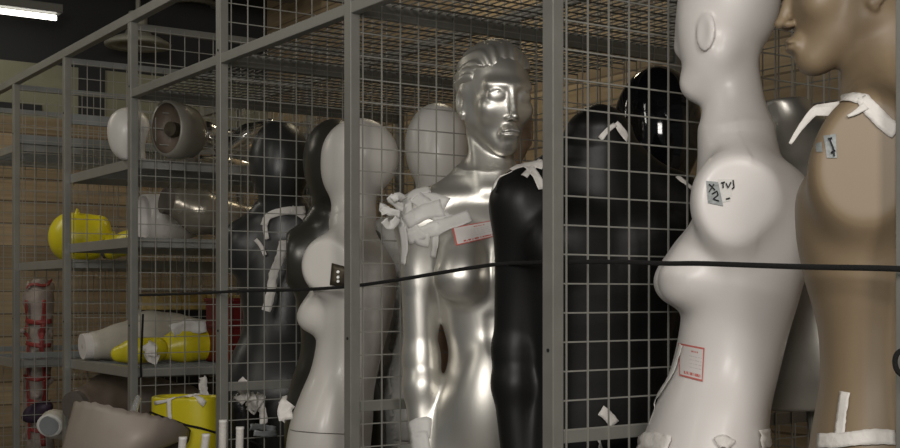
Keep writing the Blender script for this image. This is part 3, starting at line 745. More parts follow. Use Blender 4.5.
# on the near (camera) side of the figures it ties back
rope = [(903, 269, 1.50), (870, 268, 1.53), (810, 267, 1.60), (760, 265.5, 1.70), (700, 263.5, 1.80), (665, 263.5, 1.90), (620, 262, 2.02), (565, 262, 2.14), (535, 262.5, 2.245), (500, 264, 2.335), (470, 268, 2.40), (430, 274.5, 2.46), (400, 279.5, 2.53),
        (358, 285.5, 2.70), (330, 288, 2.79), (290, 290, 2.90), (240, 291, 3.10), (222, 292, 3.19), (180, 294, 3.5), (140, 295, 3.80)]
mb = MB(); pp = curve_pts([at(*q) for q in rope], 6); mb.tube(pp, .0038, 8)
tag(mb.build('rope', 'rope', world=True, smooth=True), 'thin black rope stretched across the whole rack in front of the mannequins', 'rope')
# ================================================================ stickers, tapes and labels on the figures
patch(white, [(679, 343), (705, 348), (703, 382), (680, 376)], 'sticker', 'sticker', off=.0015)
patch(silver, [(452, 228), (494, 220), (497, 236), (456, 246)], 'sticker', 'sticker', off=.0015)
# grey tape label with hand writing on the white armhole
patch(white, [(706, 181), (718, 182), (723, 206), (708, 203)], 'tape_label', 'duct_tape', off=.0022, n=5, uv=False)
patch(white, [(718, 179), (735, 179), (730, 201), (720, 203)], 'tape_label', 'duct_tape_pale' if 'duct_tape_pale' in MAT else 'tissue', off=.0012, n=5)
scribble(white, [[(709, 184), (715, 190)], [(714, 184), (709, 192)], [(712, 194), (717, 191), (718, 195), (713, 199), (719, 201)],
                 [(721, 183), (725, 182)], [(723, 182), (723, 188)], [(726, 183), (728, 188), (731, 182)], [(733, 180), (734, 187), (732, 189)], [(726, 199), (730, 198)]], r=.0011)
patch(beige, [(824, 136), (836, 134), (837, 158), (827, 158)], 'tape_label', 'duct_tape', off=.0015, n=5)
patch(beige, [(816, 144), (822, 142), (823, 152), (817, 152)], 'tape_label', 'duct_tape', off=.0012, n=4)
scribble(beige, [[(829, 138), (833, 148), (834, 156)], [(828, 139), (832, 138)], [(831, 153), (835, 150)]], r=.0013)
# beige: white straps over the shoulder, and tape at the hip
strip(beige, [(790, 144, .0), (800, 128, .0), (813, 112), (830, 103), (850, 98), (866, 100)], .018, seed=1, wv=(.25, 1.25))
strip(beige, [(862, 98), (872, 110), (885, 124), (897, 132)], .020, seed=2)
strip(beige, [(866, 106), (858, 112), (848, 117)], .012, seed=3, wv=(1, .3), off=.003)
strip(beige, [(846, 392), (843, 412), (840, 440)], .019, seed=4)
strip(beige, [(820, 441), (840, 441), (862, 438), (880, 437), (894, 438)], .020, seed=5, off=.003)
# silver: taped shoulder and chest
for k, (pts, wd, off) in enumerate([
    ([(402, 205), (410, 198), (422, 196), (436, 200), (446, 206)], .034, .002),
    ([(405, 200), (408, 214), (412, 228), (420, 238), (430, 240)], .034, .003),
    ([(398, 214), (404, 230), (406, 246), (404, 264)], .022, .004),
    ([(408, 238), (424, 232), (440, 226), (456, 222), (470, 216)], .030, .003),
    ([(414, 196), (426, 206), (438, 216), (448, 222)], .034, .0025),
    ([(398, 222), (404, 204), (416, 192), (430, 190)], .030, .003),
    ([(406, 222), (424, 212), (442, 208)], .036, .0035),
    ([(436, 234), (437, 246), (436, 258)], .010, .002)]):
    strip(silver, pts, wd, name='shoulder_tape', m='film', off=off * .7, crinkle=.0012, seed=20 + k)
# loose ends by the taped shoulder
def loose(name, pts, width, m, label, cat, parent=None, group=None, seed=0, twist=1.2, crinkle=.003, th=.0008):
    """a free strip of tape; pts (u, v, Y)"""
    r = random.Random(seed); C = curve_pts([at(*p) for p in pts], 5); vs = []; k = 4
    for i, p in enumerate(C):
        d = (C[min(i + 1, len(C) - 1)] - C[max(i - 1, 0)]).normalized(); sd = d.cross(Vector((0, 1, 0)))
        sd = (sd if sd.length > .05 else Vector((1, 0, 0))).normalized(); sd = Matrix.Rotation(math.sin(i * .5 + seed) * twist * .4, 3, d) @ sd; n = sd.cross(d)
        for j in range(k): vs.append(p + sd * width * (j / (k - 1) - .5) * (1 + r.uniform(-.12, .12)) + n * r.uniform(-crinkle, crinkle))
    fs = [(i * k + j, i * k + j + 1, (i + 1) * k + j + 1, (i + 1) * k + j) for i in range(len(C) - 1) for j in range(k - 1)]
    o = link_mesh(name, [tuple(v) for v in vs], fs, m, parent, True, world=True)
    so = o.modifiers.new('thickness', 'SOLIDIFY'); so.thickness = th; so.offset = 0
    if label: tag(o, label, cat, group)
    return o
sy = 2.58
for k, pts in enumerate([[(404, 208, sy), (396, 204, sy - .01), (389, 196, sy - .02)], [(400, 214, sy), (390, 212, sy), (382, 206, sy + .01), (386, 214, sy)], [(398, 218, sy), (390, 226, sy), (384, 220, sy - .01)], [(404, 200, sy), (398, 196, sy - .02), (392, 200, sy - .02)]]):
    loose('loose_tape', pts, .017, 'tissue', None, None, parent=silver, seed=40 + k, crinkle=.0015)
# silver wrist wrap
strip(silver, [(412, 432), (416, 430), (424, 427), (431, 428)], .045, name='wrist_tape', m='tissue', off=.004, crinkle=.004, seed=50)
strip(silver, [(414, 444), (420, 443), (430, 442)], .05, name='wrist_tape', m='tissue', off=.005, crinkle=.004, seed=51)
# black headless one: tape on the shoulder, on the neck and down the other shoulder
for k, (pts, wd) in enumerate([([(494, 192), (500, 180), (508, 168), (516, 162), (524, 166)], .010), ([(512, 172), (520, 168), (530, 166), (543, 168)], .022), ([(518, 160), (528, 168), (536, 178), (541, 190)], .018), ([(524, 178), (532, 170), (542, 162)], .016),
                               ([(600, 140), (606, 131), (614, 125)], .011), ([(614, 124), (621, 132), (626, 141)], .016), ([(676, 178), (684, 184), (691, 190)], .012), ([(600, 410), (606, 414), (614, 424)], .02)]):
    strip(black, pts, wd, name='tape_strip', m='tape', off=.003, crinkle=.003, seed=60 + k)
# rusty mount plate on the white egg head's shoulder
pl = [(332, 263), (347, 267), (347, 287), (330, 285)]
o = patch(eggw, pl, 'mount_plate', 'rust_plate', off=.003, n=4)
so = o.modifiers.new('thickness', 'SOLIDIFY'); so.thickness = .003
p, n = hit(REG[eggw.name], 338, 275)
if p:
    mb = MB()
    for dv in (-3, 2, 6): mb.tube([p + Vector((0, 0, -dv / F * 3)), p + Vector((0, 0, -dv / F * 3)) - ray(338, 275) * .011], .0035, 10)
    mb.build('bolt', 'bolt', o, world=False) if False else mb.build('bolt', 'bolt', eggw, world=True)
scribble(eggw, [[(284, 428), (296, 431), (320, 433), (346, 434)]], r=.0007, name='hip_joint_line', m='inner_shell')
# plastic wrap crumpled around the second white figure
for k, (pts, wd) in enumerate([([(388, 214), (392, 262), (388, 300), (390, 340), (384, 380), (388, 446)], .085), ([(402, 222), (404, 270), (400, 330), (400, 440)], .06)]):
    strip(eggw2, pts, wd, name='plastic_wrap', m='film', off=.003, crinkle=.006, seed=80 + k, step=3)
# pale tape on the charcoal one
for k, (pts, wd) in enumerate([([(265, 226), (268, 216), (280, 212), (292, 210), (304, 212)], .022), ([(290, 208), (298, 214), (305, 220)], .022), ([(266, 222), (266, 232), (268, 240)], .014), ([(256, 240), (262, 246), (266, 256)], .012)]):
    strip(eggdark, pts, wd, name='tape_strip', m='tape', off=.006, crinkle=.005, seed=90 + k)
loose('tape_strip', [(284, 240, 3.5), (281, 255, 3.48), (273, 275, 3.5), (271, 292, 3.5), (266, 311, 3.5)], .026, 'tape', None, None, parent=eggdark, seed=97, twist=.6)
# white egg head: hip joint and tape
strip(eggw, [(289, 402), (284, 408), (286, 420)], .03, name='tape_strip', m='tape', off=.004, crinkle=.008, seed=99)
strip(white, [(684, 345), (676, 372), (664, 392), (652, 410), (646, 424)], .016, name='plastic_edge', m='film', off=.004, crinkle=.001, seed=101)
for k, (pts, wd) in enumerate([([(642, 446), (652, 440), (664, 444), (672, 446)], .03), ([(716, 444), (722, 440), (730, 446)], .02), ([(756, 440), (764, 436), (770, 444)], .03)]):
    strip(white, pts, wd, name='tape_strip', m='tape', off=.004, crinkle=.006, seed=104 + k)
# ================================================================ things stored in the left bays
def plane(u, v, z):
    Y = (z - CZ) * F / (HV - v); return at(u, v, Y)
def blob(name, label, cat, fn, lo, hi, h, m, loc=(0, 0, 0), rot=(0, 0, 0), smooth=2, group=None):
    f = Field(lo, hi, h); fn(f); V, Q = f.mesh(smooth)
    o = link_mesh(name, V, Q, m); o.location = loc; o.rotation_euler = rot
    if label: tag(o, label, cat, group)
    return o
def seg_thing(name, label, cat, spec, m, ends=True, h=.006, ring=None, group=None):
    """limb or torso piece: chain of (point, radius) in world space, one continuous body on the shelf"""
    P = np.array([p for p, r in spec]); lo = P.min(0) - .16; hi = P.max(0) + .16; c = (lo + hi) / 2
    f = Field(lo - c, hi - c, h)
    for (a, ra), (b, rb) in zip(spec[:-1], spec[1:]): f.cap(tuple(np.array(a) - c), tuple(np.array(b) - c), ra, rb, .03)
    V, Q = f.mesh(2); base = np.array([c[0], c[1], c[2] + V[:, 2].min()]); V[:, 2] -= V[:, 2].min()
    t = empty(name, tuple(base)); tag(t, label, cat, group); link_mesh('body', V, Q, m, t); return t
def cuff(t, a, b, r, name='cut_edge', m='inner_shell', th=.006):
    """flat oval closing plate with a rim at the cut end of a piece; a: centre, b: outward point"""
    a, b = Vector(a), Vector(b); d = (b - a).normalized()
    mb = MB(); mb.tube([a, a + d * th], [r, r * .97], 28); o = mb.build(name, m, t, world=True, smooth=False); return o
SB = {1: 1.680, 2: 1.432, 3: 1.020}; SC = 1.379
# top shelf
p = plane(129, 160, SB[1])
f = Field((-.075, -.1, -.005), (.075, .1, .20), .004)
f.ell((0, .0, .105), (.052, .066, .062), .02); f.ell((0, -.012, .06), (.043, .05, .06), .03); f.cap((0, .012, .05), (0, .016, .012), .034, .036, .02); f.D = np.maximum(f.D, (.001 - f.z)[None, None, :])
t = empty('mannequin_head', p, (0, 0, rad(-60))); tag(t, 'white smooth mannequin head standing on the top shelf of the left bay', 'mannequin head')
V, Q = f.mesh(); link_mesh('head', V, Q, 'white_shell_b', t)
mb = MB(); mb.tube([(0, .016, 0), (0, .016, .006)], .037, 24); mb.build('neck_plate', 'socket_white', t)
# open hollow torso segment seen end-on
def ring_piece(name, label, c, ax, ra, rb, L_, m, rim='cream_shell', inner='tan_skin', boss=True):
    c, ax = Vector(c), Vector(ax).normalized(); sd = ax.cross(Vector((0, 0, 1))).normalized(); up = sd.cross(ax)
    t = empty(name, (c.x, c.y, c.z - rb)); tag(t, label, 'mannequin part')
    def loft(secs, nm, mm, flip=False):
        n = 36; vs = []
        for s_, k in secs:
            for i in range(n):
                a = 2 * math.pi * i / n; vs.append(c + ax * s_ + sd * math.cos(a) * ra * k + up * math.sin(a) * rb * k)
        fs = [(i * n + j, i * n + (j + 1) % n, (i + 1) * n + (j + 1) % n, (i + 1) * n + j) for i in range(len(secs) - 1) for j in range(n)]
        fs.append(tuple((len(secs) - 1) * n + j for j in range(n)))
        return link_mesh(nm, vs, fs, mm, t, True, world=True)
    loft([(0, .90), (0, 1), (L_ * .35, 1.04), (L_ * .8, .92), (L_, .7), (L_ * 1.02, .3)], 'shell', m)
    loft([(0, .90), (L_ * .3, .86), (L_ * .32, .3)], 'inside', inner)
    if boss:
        mb = MB(); mb.tube([c + ax * L_ * .30, c + ax * L_ * .12], rb * .26, 20); mb.build('socket', rim, t, world=True)
    return t
c = plane(160, 157, SB[1]); c = Vector((c.x, c.y, SB[1] + .092))
ring_piece('torso_section', 'hollow grey-white torso section lying open end forward beside the white head on the top shelf', c + D2 * .02, D2 * .8 + D1 * .5, .060, .088, .16, 'grey_shell', rim='rust_plate', inner='brown_inner')
# chrome limbs heaped on the top shelf
def limb(name, label, a, b, r0, r1, m, mid=None, group=None, cat='mannequin part'):
    a, b = Vector(a), Vector(b); mid = a.lerp(b, .5) + Vector((0, 0, .01)); 
    t = seg_thing(name, label, cat, [(tuple(a), r0), (tuple(mid), (r0 * .45 + r1 * .75)), (tuple(b), r1)], m, group=group)
    cuff(t, a, a - (b - a), r0 * .9, m='inner_shell', th=r0 * 1.02); return t
z1 = SB[1]
def pt(u, p, z):    # point in sight column u at the distance p along the rack
    Y = wp(u, p); return Vector(((u - CX) / F * Y, Y, z))
limb('chrome_mannequin_piece', 'mirror chrome mannequin leg sloping down to the right on the top shelf heap', pt(206, 2.33, z1 + .125), pt(262, 2.33, z1 + .05), .046, .028, 'chrome')
limb('chrome_mannequin_piece', 'mirror chrome mannequin arm rising to the right in front of the chrome leg', pt(226, 2.22, z1 + .065), pt(270, 2.20, z1 + .16), .030, .020, 'chrome')
limb('chrome_mannequin_piece', 'chrome arm lying flat on the top shelf at the bottom of the heap', pt(200, 2.44, z1 + .035), pt(252, 2.46, z1 + .03), .032, .026, 'chrome')
limb('brown_mannequin_piece', 'reddish brown gloss limb lying between the hollow torso section and the chrome leg', pt(180, 2.52, z1 + .12), pt(206, 2.50, z1 + .13), .036, .034, 'tan_skin')
f = Field((-.08, -.08, -.005), (.08, .08, .14), .004); f.ell((0, 0, .062), (.055, .06, .058), .02); f.ell((.0, -.04, .035), (.03, .03, .03), .03); f.D = np.maximum(f.D, (.001 - f.z)[None, None, :])
t = empty('chrome_mannequin_piece', pt(250, 2.56, z1), (0, 0, .6)); tag(t, 'small mirror chrome ball-like head piece behind the chrome limbs', 'mannequin part'); V, Q = f.mesh(); link_mesh('body', V, Q, 'chrome', t)
# middle shelf
z2 = SB[2]
ring_piece('torso_section', 'white torso section lying on the middle shelf with its grey oval end showing', pt(143, 2.42, z2 + .083), D2 * .9 + D1 * .1, .065, .082, .20, 'white_shell_b', inner='socket_white', boss=False)
t = seg_thing('brown_mannequin_piece', 'glossy brown-grey leg lying over the white torso section on the middle shelf', 'mannequin part',
              [(tuple(pt(178, 2.20, z2 + .12)), .052), (tuple(pt(200, 2.19, z2 + .095)), .070), (tuple(pt(224, 2.20, z2 + .08)), .058), (tuple(pt(256, 2.21, z2 + .075)), .050)], 'bronze_gloss')
cuff(t, pt(178, 2.20, z2 + .12), pt(170, 2.20, z2 + .124), .044, th=.052)
# yellow pieces on the shelf of the next bay
c = plane(76, 262, SC)
f = Field((-.16, -.13, -.005), (.16, .13, .24), .005)
f.ell((-.035, 0, .098), (.085, .085, .098), .03); f.ell((.045, 0, .10), (.07, .075, .088), .05); f.cap((-.01, -.03, .18), (-.012, -.03, .205), .010, .007, .01); f.ell((.085, -.02, .13), (.03, .05, .05), .03)
f.D = np.maximum(f.D, (.001 - f.z)[None, None, :])
V, Q = f.mesh(); t = empty('yellow_torso', (c.x, c.y + .05, SC), (0, 0, rad(20))); tag(t, 'big rounded yellow torso piece on the shelf behind the second post from the left', 'mannequin part'); link_mesh('body', V, Q, 'yellow', t)
mb = MB(); mb.tube([(.088, -.02, .07), (.132, -.02, .07)], .055, 24); mb.build('neck_stub', 'yellow', t, bevel=.004)
t = seg_thing('yellow_mannequin_piece', 'yellow curved limb lying to the right of the rounded yellow torso piece', 'mannequin part', [(tuple(pt(112, 3.10, SC + .045)), .035), (tuple(pt(124, 3.02, SC + .07)), .04), (tuple(pt(138, 2.98, SC + .09)), .05)], 'yellow')
cuff(t, pt(112, 3.10, SC + .045), pt(106, 3.12, SC + .045), .03, th=.034)
# lower shelf
z3 = SB[3]
t = seg_thing('cream_mannequin_piece', 'cream mannequin thigh lying along the lower shelf with its flat cut end to the left', 'mannequin part',
              [(tuple(pt(96, 2.60, z3 + .054)), .050), (tuple(pt(120, 2.62, z3 + .062)), .060), (tuple(pt(150, 2.64, z3 + .085)), .083), (tuple(pt(172, 2.64, z3 + .08)), .078), (tuple(pt(205, 2.62, z3 + .07)), .068)], 'cream_shell')
cuff(t, pt(96, 2.60, z3 + .054), pt(88, 2.60, z3 + .052), .046, m='socket_white', th=.049)
t = seg_thing('yellow_mannequin_piece', 'short yellow foot piece with crinkled tape, in front of the cream thigh', 'mannequin part',
              [(tuple(pt(119, 2.42, z3 + .030)), .028), (tuple(pt(135, 2.40, z3 + .04)), .038), (tuple(pt(155, 2.38, z3 + .045)), .044)], 'yellow')
t['_k'] = 1; del t['_k']
loose('tape_strip', [(146, 344, 3.98), (152, 350, 3.95), (150, 356, 3.95), (158, 360, 3.96)], .04, 'tape', None, None, parent=t, seed=111, crinkle=.008)
t = seg_thing('yellow_torso', 'long yellow torso piece on the lower shelf between the yellow foot and the red crate', 'mannequin part',
              [(tuple(pt(164, 2.40, z3 + .045)), .040), (tuple(pt(184, 2.40, z3 + .058)), .056), (tuple(pt(208, 2.40, z3 + .058)), .056)], 'yellow')
loose('tape_strip', [(172, 332, 4.2), (186, 327, 4.22), (206, 326, 4.25)], .05, 'tissue', None, None, parent=t, seed=113, crinkle=.006)
# red crate
def crate(name, label, u, p, z, wx, wy, h, m):
    c = pt(u, p, z); t = empty(name, c, (0, 0, ang)); tag(t, label, 'crate')
    mb = MB(); th = .005
    mb.box((-wx / 2, -wy / 2, 0), (wx / 2, wy / 2, th))
    for lo, hi in (((-wx / 2, -wy / 2, 0), (wx / 2, -wy / 2 + th, h)), ((-wx / 2, wy / 2 - th, 0), (wx / 2, wy / 2, h)), ((-wx / 2, -wy / 2, 0), (-wx / 2 + th, wy / 2, h)), ((wx / 2 - th, -wy / 2, 0), (wx / 2, wy / 2, h))): mb.box(lo, hi)
    mb.build('crate_body', m, t)
    mb = MB(); 
    for z_ in (h - .008, h * .55):
        mb.box((-wx / 2 - .006, -wy / 2 - .006, z_), (wx / 2 + .006, -wy / 2, z_ + .012)); mb.box((-wx / 2 - .006, wy / 2, z_), (wx / 2 + .006, wy / 2 + .006, z_ + .012))
        mb.box((-wx / 2 - .006, -wy / 2, z_), (-wx / 2, wy / 2, z_ + .012)); mb.box((wx / 2, -wy / 2, z_), (wx / 2 + .006, wy / 2, z_ + .012))
    mb.build('rim', m, t, bevel=.002); return t
crate('red_crate', 'dark red plastic crate at the back of the lower shelf', 243, 2.27, z3, .22, .18, .215, 'red_plastic')
# boxes and yellow packs in the bay behind
def carton(name, label, c, wx, wy, h, m, rz_=0, cat='box', group=None, flaps=True, parent=None):
    t = empty(name, c, (0, 0, ang + rz_)); tag(t, label, cat, group)
    mb = MB(); mb.box((-wx / 2, -wy / 2, 0), (wx / 2, wy / 2, h)); mb.build('box_body', m, t, bevel=.004)
    if flaps:
        mb = MB(); mb.box((-.02, -wy / 2 - .0012, h * .6), (.02, wy / 2 + .0012, h + .0012)); mb.build('packing_tape', 'tape', t)
    return t
for k, (u, p, z, wx, wy, h, m, lb) in enumerate([
    (168, 3.14, .0, .26, .26, .72, 'cardboard', 'tall cardboard box on the floor, lowest of the stack behind the cream thigh'), (168, 3.14, .72, .25, .25, .47, 'dark_bag', 'black box in the middle of the stack behind the cream thigh'),
    (238, 3.14, .0, .28, .24, .9, 'cardboard', 'large cardboard box on the floor behind the red crate'), (238, 3.14, .9, .26, .22, .30, 'dark_bag', 'black box on top of the large cardboard box behind the red crate')]):
    carton('cardboard_box' if m == 'cardboard' else 'black_box', lb, pt(u, p, z), wx, wy, h, m)
for k, (u, z, wx, h) in enumerate([(160, 1.19, .09, .055), (186, 1.19, .10, .03), (184, 1.22, .085, .035)]):
    carton('yellow_pack', ['small yellow printed pack on the black box, leftmost of the yellow packs', 'flat yellow pack lying under the smallest yellow pack', 'smallest yellow pack lying on top of the flat yellow pack'][k], pt(u, 3.10, z), wx, .16, h, 'yellow_pack', .2 * k - .2, 'pack', 'yellow packs above the lower shelf', flaps=False)
for k, (u, z) in enumerate([(222, 1.20), (244, 1.20)]):
    carton('yellow_pack', ['yellow pack above the red crate, the left one', 'yellow pack above the red crate, the right one'][k], pt(u, 3.08, z), .09, .14, .05, 'yellow_pack', .1, 'pack', 'yellow packs above the red crate', flaps=False)
# jug
# barrier tape bundle
c = at(38, 448, 5.25); c.z = 0
t = empty('barrier_tape_bundle', c); tag(t, 'tall tangled bundle of red and white barrier tape behind the leftmost post', 'barrier tape')
f = Field((-.09, -.08, .0), (.09, .08, 1.36), .008)
f.slices([(.01, .07, .06, .06), (.3, .055, .05, .05), (.6, .06, .05, .05, .01), (.8, .05, .05, .05, -.01), (1.0, .058, .05, .05, .005), (1.15, .052, .05, .05, .012), (1.25, .066, .055, .055, 0), (1.32, .03, .03, .03, .01)], .02)
r = random.Random(3)
for k in range(70): f.ell((r.uniform(-.055, .055), r.uniform(-.05, .03), r.uniform(.05, 1.3)), (r.uniform(.01, .028), .012, r.uniform(.01, .03)), .008, 'u' if k % 2 else 's')
V, Q = f.mesh(1); link_mesh('wrapped_body', V, Q, 'tape_white', t); register(t, V, Q)
for k, (pts, wd) in enumerate([([(44, 300), (42, 340), (44, 380), (41, 420), (43, 446)], .022), ([(28, 320), (38, 323), (50, 321)], .02), ([(28, 343), (40, 346), (49, 345)], .018), ([(26, 376), (36, 380), (48, 376)], .018), ([(30, 400), (40, 404), (48, 402)], .016), ([(28, 300), (30, 340), (29, 390), (31, 440)], .014), ([(24, 290), (34, 284), (44, 288), (52, 282)], .014), ([(30, 428), (40, 432), (48, 428)], .018)]):
    strip(t, pts, wd, name='red_band', m='tape_red', off=.006, crinkle=.006, seed=120 + k)
# oddments low in the left bays
def torus(mb, c, R_, r, ax, n=28, squash=1):
    c, ax = Vector(c), Vector(ax).normalized(); sd = ax.cross(Vector((0, 0, 1))).normalized(); up = sd.cross(ax)
    P = [c + sd * math.cos(a) * R_ + up * math.sin(a) * R_ * squash for a in [2 * math.pi * i / n for i in range(n + 1)]]
    mb.tube(P, r, 8, caps=False); return mb
c = at(54, 424, 4.6)
t = seg_thing('grey_stump', 'pale grey rounded limb stump with dark hollow end low at the left', 'mannequin part', [((c.x, c.y, c.z), .055), ((c.x + .05, c.y + .15, c.z - .03), .06), ((c.x + .06, c.y + .2, .07), .065)], 'cream_shell')
mb = MB(); torus(mb, c + Vector((0, -.045, 0)), .042, .010, (0.1, 1, .1), squash=.8); mb.build('rim', 'tissue', t, world=True)
mb = MB(); mb.tube([c + Vector((0, -.044, 0)), c + Vector((0, -.058, 0))], .036, 24); mb.build('hollow_end', 'steel_blue', t, world=True)
c = at(36, 413, 5.02)
blob('purple_cloth', 'dark purple cloth bunched against the barrier tape bundle', 'cloth', lambda f: (f.ell((0, 0, .05), (.05, .03, .035), .02), f.ell((.03, .0, .075), (.04, .03, .025), .02), f.ell((-.02, 0, .03), (.04, .03, .02), .02)), (-.1, -.06, 0), (.1, .06, .12), .006, 'purple', (c.x, c.y, c.z - .05))
# brown torso lying under the lower shelf
t = seg_thing('brown_torso', 'dull brown torso lying below the lower shelf behind the beige shell', 'mannequin part', [(tuple(at(84, 404, 4.25)), .06), (tuple(at(112, 396, 4.35)), .085), (tuple(at(150, 400, 4.4)), .08), (tuple(at(185, 404, 4.4)), .07)], 'brown_inner')
cuff(t, at(84, 404, 4.25), at(78, 405, 4.22), .05, th=.06)
mb = MB(); mb.tube(curve_pts([at(143, 314, 3.80), at(142, 340, 3.80), at(141, 362, 3.80), at(141, 377, 3.82)], 4), .0035, 8); tag(mb.build('hanging_rope', 'rope', world=True, smooth=True), 'short black rope hanging straight down in front of the yellow foot shaped piece', 'rope')
for nm, (u, v, Y), wx, wy, h, m, lb in [('grey_bin', (128, 448, 4.42), .34, .30, .66, 'steel_blue', 'dark grey storage bin under the brown torso'), ]:
    c = W(2.44, .42, 0); carton(nm, lb, Vector((c.x, c.y, 0)), wx, wy, h, m, cat='box', flaps=False)
# beige curved shell in the foreground
rim = [(75, 402, 3.36), (88, 402, 3.27), (105, 405, 3.20), (124, 410, 3.15), (142, 413.5, 3.13), (158, 417, 3.15), (170, 419, 3.20), (181, 424, 3.27), (188, 431, 3.36)]
bot = [(58, 466, 3.36), (72, 478, 3.26), (92, 480, 3.17), (114, 474, 3.13), (134, 462, 3.12), (152, 452, 3.15), (166, 446, 3.21), (178, 441, 3.28), (187, 436, 3.36)]
vs = []; n = 10; R1 = curve_pts([at(*p) for p in rim], 4); R2 = curve_pts([at(*p) for p in bot], 4)
for i, (a, b) in enumerate(zip(R1, R2)):
    for k in range(n + 1):
        s_ = k / n; q = a.lerp(b, s_); q = q + Vector((0, -.05 * math.sin(math.pi * s_) * math.sin(math.pi * i / (len(R1) - 1)) ** .6, 0)) + Vector((0, 0, .0025 * math.sin(i * 2.3) * (1 - s_) ** 3)); vs.append(q)
fs = [(i * (n + 1) + k, i * (n + 1) + k + 1, (i + 1) * (n + 1) + k + 1, (i + 1) * (n + 1) + k) for i in range(len(R1) - 1) for k in range(n)]
# back half of the shell
m0 = len(vs)
t = empty('torso_shell', Vector((at(120, 448, 3.3).x, 3.3, 0))); tag(t, 'broken beige torso shell with a ragged rim standing in the foreground at lower left', 'mannequin part')
o = link_mesh('shell', [tuple(v) for v in vs], fs, 'beige_shell', t, True, world=True); so = o.modifiers.new('thickness', 'SOLIDIFY'); so.thickness = .006; so.offset = 0
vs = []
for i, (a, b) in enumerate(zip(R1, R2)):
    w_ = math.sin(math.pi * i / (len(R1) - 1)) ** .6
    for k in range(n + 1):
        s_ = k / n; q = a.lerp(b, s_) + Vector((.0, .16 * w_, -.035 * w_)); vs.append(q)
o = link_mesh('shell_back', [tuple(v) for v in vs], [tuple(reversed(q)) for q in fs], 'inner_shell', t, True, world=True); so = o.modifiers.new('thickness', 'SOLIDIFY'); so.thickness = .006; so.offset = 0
mb = MB(); a = at(118, 458, 3.24); mb.tube([(a.x, a.y + .03, 0), (a.x, a.y + .03, a.z)], .012, 12); mb.tube([(a.x, a.y + .03, 0), (a.x, a.y + .03, .012)], .12, 32); mb.build('stand', 'steel', t, world=True)
strip(None, [(90, 410), (94, 416), (92, 424)], .0, Ydef=3.2) if False else None
# yellow torso shell behind the third post
c = at(189, 448, 3.50)
t = empty('yellow_torso_shell', (c.x, c.y, 0), (0, 0, rad(-12))); tag(t, 'yellow torso shell taped along its rim, standing behind the third post with a black cord', 'mannequin part')
f = Field((-.15, -.11, .5), (.15, .11, .985), .005)
f.slices([(.52, .075, .06, .06), (.66, .07, .06, .06, .01), (.78, .078, .065, .06, .01), (.85, .098, .075, .07, .0), (.962, .100, .078, .072, -.004)], .01, 2.6)
f.ell((0, 0, .967), (.088, .064, .05), .006, 's')
V, Q = f.mesh(); link_mesh('shell', V, Q, 'yellow', t); register(t, V, Q)
mb = MB(); mb.tube([(0, 0, 0), (0, 0, .54)], .012, 12); mb.tube([(0, 0, 0), (0, 0, .012)], .11, 32); mb.build('stand', 'steel', t)
strip(t, [(156, 403), (170, 400), (190, 396), (214, 393)], .010, off=.003, crinkle=.003, seed=131)
strip(t, [(170, 399), (170, 410), (171, 419)], .013, off=.004, seed=132); strip(t, [(194, 398), (200, 401), (204, 404)], .02, off=.005, crinkle=.004, seed=133)
pp = []
for (u, v) in [(150, 412), (160, 416), (175, 421), (186, 425), (200, 428), (214, 432)]:
    pq_, n_ = hit(REG[t.name], u, v); pp.append((pq_ - ray(u, v) * .006) if pq_ else at(u, v, 3.40))
pp += [at(228, 434, 3.42), at(244, 438, 3.45), at(262, 446, 3.46)]
mb = MB(); mb.tube(curve_pts(pp, 4), .0032, 8); tag(mb.build('thin_black_rope', 'rope', world=True, smooth=True), 'black cord running over the yellow torso shell at lower left', 'cord')
# white tubes standing in front
for k, (u, v, Y, ub) in enumerate([(183, 438, 2.96, 180), (206, 435, 2.98, 202), (223, 421, 3.02, 222), (240, 428, 3.02, 239)]):
    a = at(u, v, Y); b = at(ub, 470, Y + .02); b = a + (b - a) * (a.z / (a.z - b.z))
    t = empty('white_tube', (b.x, b.y, 0)); tag(t, ['white plastic tube standing in the foreground, leftmost of four', 'white plastic tube standing just left of the third post', 'white plastic tube standing right in front of the third post, tallest of four', 'white plastic tube standing just right of the third post, rightmost of four'][k], 'tube', 'white tubes standing at lower left')
    mb = MB(); mb.tube([b, a], .0095, 20); mb.build('pipe', 'tape', t, world=True, smooth=False)
    mb = MB(); mb.tube([a + Vector((0, 0, -.003)), a + Vector((0, 0, .003))], .0102, 20); mb.build('end_cap', 'white_gloss', t, world=True)
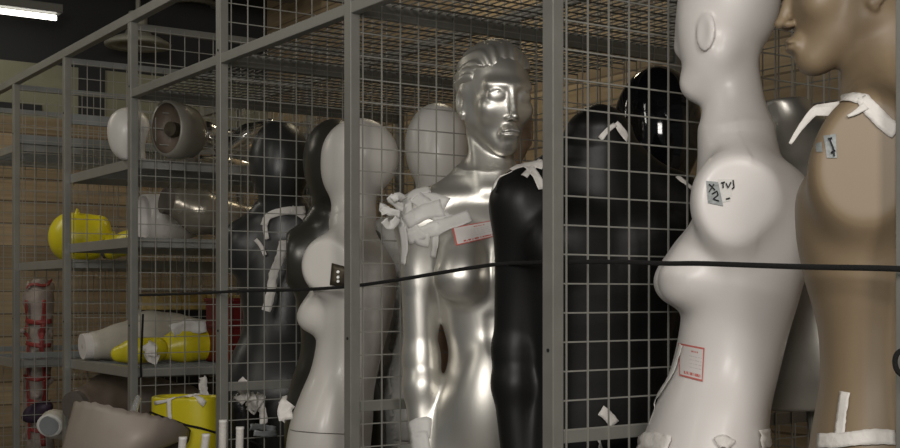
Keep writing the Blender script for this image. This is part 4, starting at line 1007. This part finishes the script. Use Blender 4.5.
# clear bottle neck, tape scraps
mb = MB(); mb.tube(curve_pts([at(133, 414, 3.34), at(136, 404, 3.35), at(139, 396, 3.36)], 5), [.012, .012, .011, .010, .010, .010, .009, .009, .009, .008, .006], 14)
tag(mb.build('plastic_bottle', 'clear_plastic', world=True, smooth=True), 'shiny clear plastic bottle top sticking up behind the beige shell', 'bottle')
scraps = [([(203, 377, 3.72), (203, 386, 3.70), (205, 396, 3.68)], .024, 'short white tape strip hanging below the divider rail left of the third post'),
          ([(246, 381, 3.38), (240, 387, 3.36), (246, 394, 3.36), (238, 402, 3.38)], .028, 'crumpled white tape knotted on the divider rail right of the third post'),
          ([(243, 392, 3.40), (252, 400, 3.38), (250, 408, 3.40)], .03, 'folded white tape below the knotted tape right of the third post'),
          ([(262, 394, 3.42), (256, 404, 3.42), (250, 412, 3.42)], .026, 'pale grey tape strip slanting under the divider rail'),
          ([(258, 402, 3.44), (263, 412, 3.44), (264, 424, 3.45)], .024, 'pale tape strip hanging nearest to the white egg-headed mannequin'),
          ([(288, 398, 3.25), (284, 404, 3.22), (288, 412, 3.20), (282, 420, 3.20)], .03, 'crinkled tape bunch against the hip of the white egg-headed mannequin')]
for k, (pts, wd, lb) in enumerate(scraps): loose('tape_scrap', pts, wd, 'tape', lb, 'tape', seed=140 + k, crinkle=.006)
c = at(243, 414, 3.50)
blob('black_bag', 'small shiny black bag with rounded top beside the white tubes', 'bag', lambda f: (f.ell((0, 0, .04), (.036, .04, .05), .02), f.cap((-.01, 0, -.2), (0, 0, .03), .035, .035, .03)), (-.08, -.08, -.26), (.08, .08, .12), .005, 'dark_bag', (c.x, c.y, c.z - .02))
for k, (pts, wd) in enumerate([([(250, 427, 3.30), (262, 427, 3.34), (276, 430, 3.36)], .018), ([(254, 433, 3.28), (266, 434, 3.3), (277, 433, 3.34)], .016)]):
    loose('plastic_strip', pts, wd, 'steel_blue', ['grey plastic strap lying low beside the black bag, upper one', 'grey plastic strap lying low beside the black bag, lower one'][k], 'strap', seed=150 + k, twist=.3)
# crumpled white sheets under the rail at the nearest divider
for k, (pts, wd) in enumerate([([(568, 444, 2.30), (584, 442, 2.34), (604, 441, 2.38), (622, 438, 2.42)], .03), ([(600, 447, 2.28), (622, 444, 2.32), (642, 440, 2.36)], .04)]):
    loose('plastic_sheet', pts, wd, 'tissue', ['crumpled white plastic sheet under the nearest divider rail, beside the tall post', 'crumpled white plastic sheet under the nearest divider rail, beside the white mannequin hip'][k], 'plastic sheet', seed=160 + k, crinkle=.012)
# rope knot hanging at the right
kn = [at(903, 350, 1.47), at(897, 354, 1.47), at(895, 362, 1.47), at(897, 370, 1.47), at(902, 375, 1.47)]
mb = MB(); mb.tube(curve_pts(kn, 6), .0034, 8); tag(mb.build('rope_loop', 'rope', world=True, smooth=True), 'loose loop of black rope hanging at the far right edge', 'rope')
